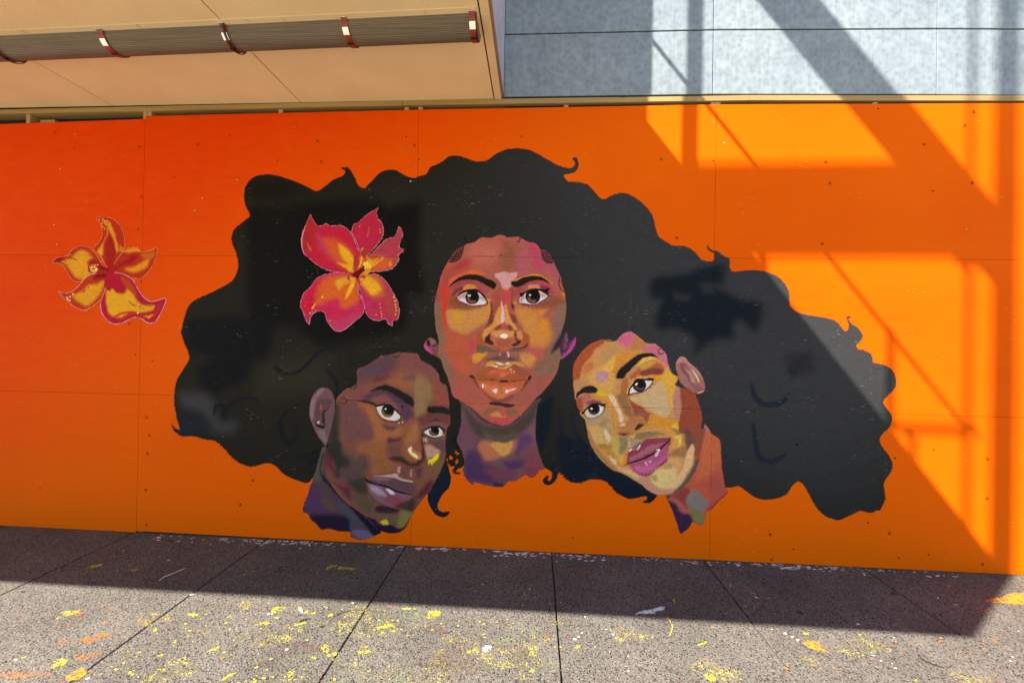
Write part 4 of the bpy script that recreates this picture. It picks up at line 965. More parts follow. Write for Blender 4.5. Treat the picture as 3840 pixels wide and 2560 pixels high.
 'Le': """
P 6a4c50 0 0 -1000,1396 -582,1405 -569,750 -986,736
P 86646c 10 0 -894,1083 -885,1195 -809,1294 -767,1289 -838,1207 -857,1085 -877,1023
P 5a4040 10 0 -838,1186 -724,1210 -733,1149 -795,1106 -813,1005 -846,1044
P 3a2a2c 6 0 -784,1107 -733,1139 -713,1200 -720,1149 -761,1087 -753,986 -793,1026
P 94503c 5 0 -807,1177 -785,1147 -789,1102 -808,1126
P 1a1618 4 0 -842,1029 -824,996 -763,981 -776,961 -834,980
P 786460 10 0 -833,943 -760,956 -732,845 -779,854
P dcbc94 1.5 0 -804,1011 -806,1004 -813,999 -820,999 -827,1003 -829,1010 -827,1018 -821,1022 -813,1022 -807,1018
P c07a48 1.5 0 -807,1008 -808,1004 -811,1002 -815,1002 -819,1004 -820,1008 -819,1011 -816,1013 -812,1014 -809,1011
""",
 'R': """
P c58a4e 0 0 1059,2059 2676,2078 2703,175 1092,101
P a8502f 8 0 1314,1398 1312,1495 1331,1564 1387,1663 1454,1727 1569,1773 1579,1734 1512,1684 1475,1625 1408,1536 1390,1477 1381,1428 1343,1403
P d0865a 7 0 1484,1664 1560,1695 1570,1666 1513,1626
P b98a54 12.1 0 1551,1675 1646,1726 1713,1708 1667,1639 1581,1579 1543,1559
P c8607a 16.1 0 1670,1746 1740,1815 1797,1830 1836,1787 1809,1729 1761,1694 1713,1717
P b87845 14.1 0 1827,1787 1894,1740 1914,1692 1838,1671 1771,1679
P c86a7c 14.1 0 1895,1701 1975,1736 2037,1694 2075,1646 2106,1531 2058,1569 1991,1626 1952,1654 1886,1667
P cf8538 14.1 0 1667,1619 1762,1660 1838,1661 1877,1643 1764,1544 1688,1513 1669,1464 1631,1492
P c47040 9 0 1418,1537 1475,1577 1495,1528 1458,1489 1409,1478
P cf9850 18.1 0 1458,1479 1534,1529 1650,1483 1670,1416 1633,1327 1557,1325 1459,1401
P dca64a 7 0 1582,1550 1667,1629 1658,1551 1640,1502 1583,1491 1553,1530
P b98a8a 5 0 1506,1470 1554,1496 1602,1501 1612,1443 1555,1403 1512,1431
P b98458 12.1 0 1314,1398 1391,1429 1459,1401 1363,1340 1325,1320
P dca82c 10 0 1508,1373 1556,1335 1634,1308 1653,1270 1626,1211 1557,1287 1499,1314 1461,1294
P b06a5c 8 0 1360,1243 1374,1272 1441,1313 1490,1295 1452,1245 1404,1205 1375,1194
P 8a4c4c 6 0 1433,1235 1490,1265 1558,1248 1587,1210 1510,1232 1443,1216
P a04a35 8 0 1346,1242 1393,1282 1414,1205 1405,1166 1366,1194
P d08c3c 8 0 1557,1287 1615,1288 1654,1211 1684,1135 1695,1067 1677,1003 1658,1002 1637,1114 1607,1191
P e2bc9c 4 0 1615,1298 1653,1308 1682,1251 1732,1155 1742,1107 1714,1087 1694,1154 1654,1231
P a8643a 10 0 1718,1417 1765,1447 1776,1370 1768,1302 1730,1252 1719,1329
P 94683e 10 0 1682,1290 1729,1320 1788,1244 1818,1158 1865,1140 1809,1109 1751,1156 1711,1232
P 9c4c38 6 0 1768,1292 1807,1254 1874,1217 1922,1180 1955,1162 1953,1113 1923,1084 1884,1140 1827,1139 1807,1206
P 8a6050 6 0 1818,1158 1884,1179 1932,1151 1846,1139
P b0583a 10 0 1784,1467 1878,1546 1972,1587 2058,1540 2064,1482 1992,1519 1888,1488 1804,1438
P c09444 8 0 1859,1546 1953,1586 1991,1577 1935,1538 1879,1517
P 7c3c34 5 0 1860,1488 1935,1523 2011,1529 2059,1506 2031,1472 1955,1475 1889,1464
P dc9420 6 0 1936,1470 2059,1482 2012,1443 1975,1423 1927,1450
P d8a03c 12.1 0 2032,1414 2077,1541 2125,1493 2158,1456 2151,1340 2139,1205 2110,1204 2080,1338
P c6a474 5 0 1787,1283 1882,1324 1975,1394 2032,1424 2070,1367 2100,1262 2110,1204 2093,1146 2036,1135 1960,1181 1883,1227
P b57c68 7 0 2132,1340 2183,1384 2199,1284 2195,1187 2178,1120 2149,1119 2134,1205
P 94462f 6 0 2185,1394 2277,1362 2334,1287 2373,1192 2374,1116 2348,1019 2184,1014 2182,1120 2200,1226
P d08a30 10 0 1942,1113 1960,1162 2055,1136 2149,1119 2169,1081 2113,1016 1999,1066 1933,1055
P b07040 10 0 1733,1049 1808,1138 1885,1131 1933,1074 1867,1063 1829,1007 1744,1005
P e4c094 3 0 1709,1058 1733,1078 1757,1069 1743,1049 1714,1044
P 3a2a22 4 0 1829,1032 1857,1072 1904,1078 1886,1053 1848,1023
P b09060 12.1 0 1444,1109 1521,1120 1626,1191 1646,1114 1648,1002 1456,996
P 9c8050 10 0 1532,1062 1589,1113 1618,1094 1571,1034
P a86a44 6 0 1405,1137 1440,1069 1456,992 1432,991
P dcb828 6 0 2122,1070 2159,1090 2179,1053 2170,1018 2132,1042
P 242020 4 0 1674,1450 1688,1503 1763,1573 1839,1632 1914,1653 1971,1648 2005,1614 1934,1620 1877,1604 1821,1545 1765,1486 1737,1446 1689,1438
P 242020 4 0 1351,1277 1359,1321 1411,1361 1469,1379 1519,1367 1522,1323 1460,1315 1393,1307 1364,1277
P e2b454 4 0 1831,1545 1887,1604 1953,1623 2010,1605 1944,1600 1887,1575
P d49e4c 5 0 1760,1330 1800,1419 1860,1461 1941,1462 1880,1440 1823,1400 1777,1307
P 6a3a2c 4 0 1772,1302 1790,1370 1842,1421 1965,1442 1970,1418 1938,1373 1891,1332 1834,1323
P dcd8d8 2 0 1782,1321 1792,1360 1833,1408 1899,1429 1963,1427 1938,1383 1891,1343 1834,1332
P 2e2420 1.5 0 1918,1392 1908,1359 1881,1338 1847,1337 1819,1357 1808,1390 1818,1423 1846,1444 1880,1445 1907,1425
P 664640 4 0 1824,1385 1843,1362 1881,1353 1900,1373 1867,1367
P 181412 3 0 1901,1402 1896,1383 1881,1372 1862,1371 1847,1382 1840,1400 1846,1418 1861,1430 1880,1430 1895,1420
P f0f0e8 1.5 0 1825,1398 1838,1412 1850,1405 1842,1391 1831,1387
P 1c1816 2 0 1770,1304 1786,1370 1828,1421 1899,1442 1973,1451 1965,1430 1899,1429 1842,1410 1795,1360 1784,1312
L 2a201c 2 5 1842,1429 1832,1448
L 2a201c 2 5 1889,1440 1889,1457
L 2a201c 2 5 1927,1439 1941,1456
L 2a201c 2 5 1805,1324 1881,1333 1938,1373 1970,1413
L 2a201c 2 5 1956,1398 1980,1403
L 2a201c 2 5 1938,1373 1962,1369
P 7a4a3c 4 0 1415,1166 1462,1214 1519,1239 1592,1220 1569,1151 1493,1105 1435,1118
P c8bcac 2 0 1426,1164 1462,1204 1520,1229 1580,1208 1559,1151 1493,1115 1444,1123
P dcd8d4 2 0 1549,1223 1580,1208 1561,1156 1531,1145
P 2c221e 1.5 0 1549,1189 1540,1160 1517,1142 1487,1141 1463,1158 1453,1187 1462,1215 1485,1234 1515,1235 1539,1218
P 664640 4 0 1468,1172 1492,1154 1530,1155 1511,1144 1482,1150
P 161210 3 0 1533,1197 1528,1180 1514,1170 1498,1170 1484,1179 1479,1195 1484,1211 1497,1222 1514,1222 1527,1212
P f0f0e8 1.5 0 1470,1195 1483,1199 1493,1188 1478,1181
P 1c1816 2 0 1395,1151 1424,1174 1462,1214 1519,1237 1577,1229 1601,1244 1582,1208 1520,1225 1467,1203 1432,1165 1415,1142
L 8a6a5c 2 5 1435,1123 1493,1110 1559,1146
L 242020 3 8 1569,1761 1607,1743 1670,1749
L 242020 3 8 1874,1782 1904,1742 1970,1731
L 242020 3 8 2009,1679 2021,1644 2061,1658
L 242020 3 8 2028,1688 2004,1676
L 242020 3 8 2096,1526 2134,1486 2172,1470 2178,1427 2138,1407
P d8862f 2 0 1593,1754 1622,1756 1619,1749
P d8862f 2 0 1893,1788 1922,1755 1913,1752
P c89c5c 10 0 1450,1039 1575,1043 1615,967 1644,919 1587,879 1529,915 1490,943 1470,982
P a87444 8 0 1431,1039 1451,942 1486,875 1526,809 1589,752 1657,692 1725,675 1647,745 1579,820 1530,877 1490,943 1465,1011
P c0a050 8 0 1614,986 1691,959 1711,912 1703,815 1646,813 1626,870 1654,910
P a87838 8 0 1529,886 1596,908 1654,890 1635,861 1578,859
P ddb8a8 3 0 1585,1005 1604,1025 1639,948 1630,924 1600,957
P b8843c 10 0 1587,869 1635,861 1694,805 1665,794 1617,821
P dcb884 5 0 1627,812 1685,775 1695,737 1656,745
P 8c7c50 8 0 1701,960 1768,967 1778,904 1750,845 1712,834 1716,912
P cfa448 7 0 1713,815 1741,816 1733,748 1694,785
P d8a878 10 0 1695,717 1791,702 1868,666 1924,668 1887,609 1811,644
P a08850 6 0 1705,684 1791,665 1849,626 1792,639
P b07848 6 0 1661,1046 1690,1047 1719,1009 1767,976 1815,992 1843,1032 1823,1070
P 8a5a44 6 0 1700,1008 1767,1005 1805,992 1748,976 1705,984
P 241a18 3 0 1724,988 1762,996 1758,983 1729,979
P 3a2a20 3 0 1824,1023 1842,1051 1880,1057 1852,1032
P dcb050 4 0 1777,972 1844,964 1901,976 1938,1025 1853,1003 1815,983
P 86704c 7 0 1825,964 1853,1003 1938,1020 2014,1018 2089,1001 2014,984 1939,972 1882,951 1844,954
P d08f48 12.1 0 1938,1035 2107,1059 2165,1003 2185,908 2157,868 2110,896 2118,973 2014,984 2099,1003
P a89068 6 0 1777,962 1863,945 1845,916 1788,875
P c8a0a0 3 0 1780,943 1799,924 1799,885 1783,887
P 7c6c5c 5 0 1807,876 1845,916 1882,932 1874,888 1836,867
P 94744c 4 0 2126,1045 2164,1046 2198,994 2189,951 2165,1003
P dcb848 3 0 2146,983 2204,995 2196,908 2176,896 2180,946
P 9c7048 12.1 0 2092,828 2167,888 2223,909 2278,930 2261,872 2224,813 2168,821 2111,819
P 8f4836 10 0 2257,1083 2407,1087 2389,1010 2363,875 2318,787 2298,892 2259,968
P 6b4a3c 12.1 0 2220,1062 2287,1007 2307,892 2261,862 2231,947
P dcae78 6 0 2288,930 2307,883 2294,825 2290,758 2254,699 2218,611 2171,562 2115,550 2170,648 2225,746 2242,842
P d4985f 16.1 0 2092,808 2196,812 2215,774 2170,677 2112,752 2074,760
P dcb878 12.1 0 1962,669 2056,730 2159,734 2170,648 2134,570 2059,557 1982,593
P b09458 5 0 2065,750 2140,762 2131,719 2066,716
P b09458 5 0 1962,660 2010,671 2020,623 1992,613
P c0886a 10 0 1858,636 1944,659 1982,593 2059,553 2171,562 2097,511 2022,506 1945,539 1878,589
P 5a5046 9 0 2346,808 2346,769 2310,682 2255,603 2181,529 2116,502 2171,562 2236,641 2291,739 2313,806
P e08a20 3 0 2091,914 2116,927 2108,876 2092,864
P e08a20 3 0 1742,787 1770,826 1763,749 1733,724
P 8c3a4c 4 0 1752,734 1771,759 1775,817 1788,856 1817,867 1855,868 1883,917 1920,957 1977,963 2113,973 2105,895 2016,864 1941,813 1866,781 1790,745
P a8626a 9 0 1789,798 1865,839 1940,900 2015,921 2072,933 1978,862 1884,811 1809,770
P ac5070 4 0 1795,748 1885,787 1960,823 2035,869 2091,924 2105,886 2091,799 2065,759 1999,728 1953,674 1906,665 1848,679 1810,712
P c4608a 10 0 1828,732 1942,736 2055,798 2073,827 2065,779 1990,733 1943,688 1867,685
P 7a3448 5 0 1819,703 1905,669 1962,681 2018,739 2097,804 2088,778 2018,727 1962,667 1896,659
P 3a1c24 2.5 0 1762,741 1828,775 1894,799 1960,833 2025,875 2116,971 2111,953 2035,868 1960,817 1904,789 1828,761
P 221216 3 0 1896,794 1946,830 1962,831 1913,791
P deb0bc 3 0 1913,773 1928,774 1938,741 1928,740
P deb0bc 3 0 1942,779 1970,785 1961,761
P deb0bc 3 0 1993,834 2016,864 2035,874 2017,825 1998,815
P f0e4e4 2 0 2005,873 2030,880 2037,862 2021,866
P e4d4cc 2 0 1784,854 1798,872 1819,873 1793,849
P e4d4cc 2 0 1850,868 1873,909 1880,900 1861,868
""",
 'Rn': """
P b4523c 0 0 1974,1151 2721,1172 2736,128 1990,93
P c0603f 20.1 0 2389,1067 2502,975 2514,785 2413,667 2311,644 2355,798
P a84c40 25.1 0 2441,668 2543,662 2577,558 2499,498 2415,533
P 8f3c38 12.1 0 2135,503 2228,574 2284,547 2248,469 2268,393 2211,410 2154,465
P a85a50 10 0 2107,482 2173,485 2249,412 2268,384 2212,372 2155,408
P 3a2440 12.1 0 2083,472 2173,437 2212,372 2306,357 2307,299 2270,240 2205,189 2166,293 2137,369
P 807068 7 0 2257,508 2312,572 2359,531 2430,457 2398,408 2361,378 2286,413 2248,450
P 7c7048 14.1 0 2258,441 2305,404 2399,370 2391,293 2349,263 2306,318 2277,374
P 9c3c34 12.1 0 2408,399 2463,459 2545,538 2582,549 2546,500 2463,411
P 88707c 5 0 2361,1047 2388,1077 2421,1049 2403,1028
P 4a4a40 6 0 2078,520 2135,512 2116,483 2093,472
""",
 'Re': """
P a0685c 0 0 2027,1732 2496,1741 2503,1215 2035,1202
P ba8078 10 0 2147,1571 2179,1627 2217,1628 2265,1573 2322,1528 2364,1470 2350,1470 2274,1545 2208,1591 2171,1571
P 7c4a48 8 0 2190,1572 2218,1563 2266,1496 2295,1420 2277,1401 2229,1476 2190,1533
P b48478 10 0 2204,1548 2266,1506 2304,1430 2276,1420 2247,1496
P dcb888 3 0 2265,1535 2313,1490 2339,1431 2328,1427 2304,1476
P 8a5860 12.1 0 2277,1401 2333,1402 2385,1365 2324,1330
P e0a060 4 0 2324,1340 2375,1360 2382,1384 2371,1347 2326,1329
""",
 'hair': """
P 201f19 0 0 -3674,4791 3790,4532 3852,-548 -3529,-997
P 24241f 192.9 0 -338,2939 786,3346 810,1985 -316,1810
P 343435 417.9 0 941,3566 4208,3515 4234,1288 3106,503 1602,1218 1119,2304
P 11110f 35.4 0 -1475,2816 -1287,2840 -983,2880 -383,2918 -234,2845 27,2877 35,2476 82,2124 -56,2090 -59,1834 -213,1767 -790,1660 -1062,1819 -1437,1862 -1483,2404
P 17160f 48.2 0 -1378,3095 -1122,3077 -985,2962 -1220,2897 -1460,2914 -1496,3013
P 121315 28.9 0 -1986,1871 -1264,1881 -1258,1636 -1273,1505 -1407,1403 -1542,1318 -1678,1266 -1816,1229 -1887,1310 -1907,1442 -1771,1560 -1998,1606
P 2b2a20 64.3 0 -1374,1470 -1239,1522 -1004,1591 -735,1548 -695,1257 -896,1252 -1335,1225 -1371,1322
P 3b393b 48.2 0 -2059,1223 -1850,1229 -1762,1165 -1743,1067 -1672,986 -1552,990 -1585,907 -1705,903 -1810,949 -1881,1063 -2021,1109
P 1d2128 38.6 0 -2107,1040 -1881,1063 -1775,950 -1929,847 -2086,858
L 13161b 9.6 38.6 -1213,1481 -1152,1434
L 15181c 11.2 27.3 -1213,1473 -1135,1422 -1001,1437 -902,1528 -819,1611 -678,1649
L 15181c 11.2 27.3 -978,1177 -1095,1101 -1152,1018 -1141,904 -1072,838 -1003,876 -1008,957 -1050,972
L 15181c 11.2 27.3 -1011,705 -902,725 -770,802
L 15181c 11.2 27.3 -900,652 -818,719 -770,794
L 15181c 11.2 27.3 -1751,1050 -1727,1133 -1641,1119 -1674,1052 -1621,1021
L 15181c 11.2 27.3 -1639,1053 -1590,1153 -1505,1196 -1402,1199 -1325,1152
L 15181c 11.2 27.3 -758,1458 -681,1387 -655,1291 -662,1234
L 12161c 14.5 41.8 -1152,1018 -1133,904
L 12161c 14.5 41.8 -860,1140 -840,978 -771,851
P 151b21 25.7 0 1957,2263 2205,2296 2355,2358 2518,2375 2513,2221 2446,2205 2656,2100 2745,2094 2826,2041 2792,1858 2733,1849 2658,1917 2600,1886 2601,1786 2445,1761 2305,1666 2288,1773 2152,1848 2001,1846 1984,1969 2028,2078 1936,2108
P 2a2a2e 22.5 0 2327,2220 2416,2236 2447,2144 2358,2143
P 2a2a2e 22.5 0 2117,2141 2268,2127 2239,2080 2133,2079
P 1a1e22 19.3 0 3099,1537 3093,1515 3075,1501 3052,1500 3034,1514 3026,1536 3033,1558 3051,1572 3074,1573 3092,1559
P 26262a 48.2 0 3000,1649 3189,1683 3220,1532 3046,1498
L 1a232b 22.5 41.8 2742,1422 2766,1331 2818,1271 2906,1259 2986,1283 3029,1345
L 1a232b 22.5 41.8 2761,1103 2778,982 2794,876 2839,817 2927,812 3014,868
P 131a22 14.1 0 1040,1188 1126,1269 1166,1270 1150,1054 1113,926 1075,836 1045,884 1028,1001
P 141c26 18.1 0 1216,1173 1248,1008 1308,912 1377,846 1503,773 1526,579 1333,572 1234,666 1271,794 1229,959
P 141c26 18.1 0 1328,1157 1354,1011 1433,907 1405,886 1335,1020
P 10161e 12.1 0 345,941 371,932 382,853 423,795 393,814 342,872
P 161d28 14.1 0 1145,741 1194,723 1215,626 1158,546 1090,563
P 131b26 14.1 0 1209,935 1462,904 1599,753 1725,670 1888,580 2022,503 1947,428 1795,451 1660,523 1563,606 1313,567
P 1e242e 20.1 0 1447,650 1523,663 1572,616 1467,602
P 161d2a 14.1 0 278,752 299,693 342,586 313,475 244,403 231,313 347,298 268,236 145,310 123,408 181,540 250,652
""",
 'pa': """
P b8203c 0 0 -1233,2987 217,2979 241,1682 -1205,1656
P a4262c 20.1 0 -1002,2546 -963,2699 -923,2781 -879,2689 -886,2547 -958,2475
P b03a50 20.1 0 -867,2628 -782,2547 -696,2425 -747,2405 -833,2496
P c8552a 30.1 0 -803,2567 -667,2557 -550,2446 -517,2315 -621,2335 -716,2405
P dca420 10 0 -672,2532 -614,2497 -556,2446 -533,2376 -539,2284 -610,2330 -674,2370 -590,2355 -643,2426
P c05a34 8 0 -949,2536 -917,2506 -906,2475 -927,2475
L d09aa4 3 6 -923,2786 -906,2750 -884,2715 -852,2684 -816,2689 -785,2705 -753,2689 -711,2684 -670,2694 -617,2674 -575,2639 -543,2588 -516,2527 -488,2457 -482,2406 -517,2335 -547,2274 -620,2279 -693,2288 -756,2303 -819,2328 -883,2369 -936,2414 -974,2444 -996,2506 -1002,2567 -988,2638 -963,2699 -938,2750 -923,2786
L e0b8c0 2 4 -570,2644 -541,2588 -513,2527 -486,2457
L e0b8c0 2 4 -963,2699 -994,2577 -993,2506 -974,2450
L e0b8c0 2 4 -798,2318 -693,2285 -620,2276 -547,2274
""",
 'pb': """
P b02440 0 0 -1233,2987 217,2979 241,1682 -1205,1656
P bc5a4c 6 0 -410,2674 -402,2674 -417,2593 -427,2588
P d88c24 4 0 -450,2487 -436,2437 -462,2437
L d09aa4 3 6 -545,2699 -504,2715 -453,2760 -392,2805 -326,2846 -345,2800 -334,2750 -297,2709 -283,2659 -290,2588 -330,2528 -375,2477 -405,2442 -446,2406 -478,2436 -500,2507 -532,2578 -559,2628 -545,2699
P e0b030 1.5 0 -485,2681 -485,2678 -488,2676 -491,2676 -494,2678 -495,2681 -494,2684 -491,2686 -488,2686 -486,2684
P e0b030 1.5 0 -307,2654 -307,2651 -310,2649 -313,2649 -316,2651 -317,2654 -316,2657 -313,2659 -310,2659 -308,2657
P e0b030 1.5 0 -305,2629 -306,2626 -308,2624 -312,2624 -314,2626 -315,2629 -314,2632 -312,2634 -309,2634 -306,2632
""",
 'pc': """
P a83a4a 0 0 -1233,2987 217,2979 241,1682 -1205,1656
P c85a28 25.1 0 -526,2274 -445,2376 -385,2427 -282,2427 -199,2397 -238,2317 -382,2286
P dca024 7 0 -393,2331 -342,2377 -282,2425 -291,2399 -362,2341
P d08a30 5 0 -234,2372 -209,2387 -203,2357 -223,2332
P b84434 12.1 0 -179,2428 -149,2438 -148,2388 -188,2347
L d09aa4 3 6 -153,2679 -122,2649 -116,2599 -135,2549 -145,2503 -111,2488 -113,2468 -149,2438 -143,2398 -167,2357 -208,2317 -279,2301 -361,2296 -464,2285 -486,2315 -445,2376 -385,2447 -324,2508 -264,2568 -223,2584 -192,2589 -168,2629 -153,2679
""",
 'pd': """
P b82850 0 0 -1222,2436 227,2442 251,1147 -1194,1108
P c01c3c 25.1 0 -991,2009 -920,2152 -797,2255 -836,2132 -854,2000 -937,1928
P cc5c24 25.1 0 -796,2234 -640,2266 -526,2236 -487,2136 -496,2045 -583,1988 -645,1992 -667,2063 -761,2042 -854,2010 -856,2112
P d8982a 14.1 0 -691,2215 -547,2256 -525,2206 -608,2195 -659,2144
P e4ac20 6 0 -530,2216 -532,2166 -564,2105 -607,2059 -586,2135 -556,2186
P b8385c 25.1 0 -737,1890 -602,1912 -478,1934 -518,1863 -631,1785 -693,1789
P c02648 20.1 0 -771,2011 -667,2053 -645,1972 -561,1953 -664,1881 -748,1930
P e4b420 3 0 -816,2070 -804,2087 -791,2084 -801,2067
P e4b420 3 0 -898,1974 -880,2005 -855,2031 -883,1974
L d8a2b0 3 6 -776,2275 -672,2286 -568,2277 -515,2247 -493,2186 -482,2116 -439,2035 -432,1975 -467,1914 -518,1873 -580,1821 -631,1790 -683,1789 -725,1829 -763,1879 -780,1940 -822,1955 -874,1939 -905,1898 -914,1842 -946,1877 -968,1938 -996,1988 -992,2039 -967,2111 -910,2162 -859,2234 -776,2275
P e0b030 1.5 0 -904,1938 -905,1935 -909,1933 -912,1933 -916,1935 -917,1938 -916,1942 -913,1944 -909,1944 -906,1942
P e0b030 1.5 0 -886,1949 -886,1946 -888,1945 -891,1945 -893,1946 -894,1949 -893,1951 -891,1953 -889,1953 -886,1951
P e0b030 1.5 0 -853,1962 -854,1959 -857,1958 -860,1958 -863,1959 -864,1962 -863,1965 -860,1967 -857,1967 -854,1965
P e0b030 1.5 0 -731,1875 -732,1872 -735,1870 -738,1870 -741,1872 -742,1875 -741,1878 -738,1879 -735,1880 -732,1878
P d8a040 1.5 0 -940,2033 -941,2030 -943,2029 -945,2029 -947,2030 -948,2033 -947,2035 -945,2036 -943,2036 -941,2035
P d8a040 1.5 0 -950,1999 -950,1997 -952,1995 -955,1995 -957,1996 -958,1999 -957,2001 -955,2003 -953,2003 -951,2001
""",
 'pe': """
P b02c4c 0 0 -1222,2436 227,2442 251,1147 -1194,1108
P a83c40 25.1 0 -298,2218 -194,2118 -140,1988 -169,1908 -252,1937 -275,2077
P c46030 25.1 0 -484,2247 -340,2268 -277,2178 -275,2097 -357,2076 -430,2136
P dca024 12.1 0 -494,2237 -402,2258 -329,2208 -292,2148 -357,2097 -420,2146
P b8285c 20.1 0 -483,2176 -440,2106 -377,2016 -417,1975 -449,2045
L d8a2b0 3 6 -494,2237 -443,2267 -340,2278 -288,2248 -236,2198 -194,2128 -162,2069 -135,1999 -134,1938 -148,1893 -189,1877 -188,1837 -230,1862 -251,1897 -312,1881 -374,1895 -416,1935 -438,2015 -471,2116 -499,2206 -494,2237
P e4b428 1.5 0 -176,2083 -177,2079 -180,2077 -185,2077 -188,2079 -190,2083 -189,2087 -185,2090 -181,2090 -177,2088
P e4b428 1.5 0 -167,2050 -168,2046 -172,2044 -176,2044 -180,2046 -181,2050 -180,2054 -176,2057 -172,2057 -168,2055
P e4b428 1.5 0 -162,2023 -163,2019 -167,2017 -171,2017 -175,2019 -176,2023 -175,2027 -172,2030 -167,2030 -164,2027
P e4b428 1.5 0 -155,1998 -157,1994 -160,1992 -165,1992 -168,1994 -170,1998 -169,2002 -165,2005 -161,2005 -157,2002
P e4b428 1.5 0 -153,1972 -154,1968 -158,1966 -162,1965 -166,1968 -167,1972 -166,1976 -162,1979 -158,1979 -154,1976
P e4b428 1.5 0 -158,1938 -160,1934 -163,1931 -168,1931 -171,1934 -173,1938 -171,1942 -168,1945 -163,1945 -160,1942
P e4b428 1.5 0 -295,2022 -296,2019 -299,2017 -302,2017 -305,2019 -306,2022 -305,2025 -302,2026 -299,2027 -296,2025
P e4b428 1.5 0 -290,1992 -291,1989 -293,1987 -296,1987 -299,1989 -300,1992 -299,1995 -296,1996 -293,1996 -291,1995
P e4b428 1.5 0 -284,1959 -285,1956 -287,1954 -290,1954 -293,1955 -294,1958 -293,1961 -291,1963 -287,1963 -285,1961
P e4b428 1.5 0 -281,1936 -282,1933 -285,1932 -288,1932 -291,1933 -292,1936 -291,1939 -288,1941 -285,1941 -282,1939
P e4b428 1.5 0 -277,1914 -278,1911 -280,1910 -283,1909 -286,1911 -287,1914 -286,1917 -284,1919 -280,1919 -278,1917
P e4b428 1.5 0 -327,1933 -327,1930 -330,1928 -333,1928 -336,1930 -337,1933 -336,1936 -333,1938 -330,1938 -328,1936
""",
 'pz': """
P d88c24 0 0 -699,2578 -285,2578 -277,2176 -690,2172
P b03038 12.1 0 -657,2578 -501,2578 -472,2406 -496,2315 -546,2234 -650,2233
P dca024 10 0 -622,2405 -544,2406 -535,2284 -589,2314
P c85a2c 8 0 -498,2416 -447,2437 -404,2376 -444,2315 -526,2274 -486,2356
P e0a824 4 0 -467,2437 -449,2432 -481,2330 -494,2335
P a8303c 8 0 -448,2497 -406,2447 -446,2406 -488,2447
P c4562c 10 0 -393,2316 -302,2437 -260,2397 -361,2286
P dca024 6 0 -393,2326 -322,2392 -291,2407 -362,2336
P b82c48 10 0 -525,2234 -443,2275 -401,2235 -482,2154
P dca424 8 0 -567,2254 -525,2234 -545,2173
P dca424 8 0 -484,2244 -401,2235 -422,2215 -473,2214
P 700c12 4 0 -549,2272 -486,2315 -445,2344 -424,2324 -474,2270 -500,2232
P e4c848 1.5 0 -436,2356 -437,2351 -442,2347 -448,2347 -452,2350 -454,2356 -453,2361 -448,2364 -442,2364 -438,2361
P e4c848 1.5 0 -424,2368 -425,2363 -430,2359 -436,2359 -440,2363 -442,2368 -441,2373 -436,2377 -430,2377 -425,2373
P e4c848 1.5 0 -407,2378 -409,2373 -414,2370 -419,2370 -424,2373 -426,2378 -424,2383 -420,2387 -414,2387 -409,2384
P e4c848 1.5 0 -389,2364 -391,2359 -396,2356 -401,2355 -406,2359 -408,2364 -406,2369 -402,2373 -396,2373 -391,2370
P e4c848 1.5 0 -384,2348 -386,2343 -390,2339 -396,2339 -401,2343 -403,2348 -401,2353 -396,2357 -391,2357 -386,2353
P e4c848 1.5 0 -403,2352 -404,2347 -409,2343 -415,2343 -419,2347 -421,2352 -420,2357 -415,2361 -409,2361 -405,2357
P e4c848 1.5 0 -420,2344 -422,2338 -426,2335 -432,2335 -437,2338 -439,2344 -437,2349 -432,2352 -427,2352 -422,2349
P e4c848 1.5 0 -404,2331 -406,2325 -411,2322 -416,2322 -421,2325 -423,2331 -421,2336 -417,2339 -411,2339 -406,2336
P e4c848 1.5 0 -425,2326 -427,2320 -431,2317 -437,2317 -442,2320 -443,2326 -442,2331 -437,2334 -431,2334 -427,2331
P e4c848 1.5 0 -384,2333 -385,2328 -390,2324 -396,2324 -400,2328 -402,2333 -401,2338 -396,2342 -390,2342 -386,2338
P e4c848 1.5 0 -436,2368 -438,2363 -442,2359 -448,2359 -453,2363 -455,2368 -453,2373 -448,2377 -443,2377 -438,2373
P e4c848 1.5 0 -413,2361 -415,2356 -419,2352 -425,2352 -430,2356 -432,2361 -430,2366 -425,2370 -420,2370 -415,2366
P f0d860 1.5 0 -411,2361 -412,2358 -415,2356 -418,2356 -420,2358 -421,2361 -420,2364 -418,2366 -415,2366 -412,2364
P f0d860 1.5 0 -427,2348 -428,2345 -431,2343 -434,2343 -437,2345 -438,2348 -437,2351 -434,2353 -431,2353 -428,2351
""",
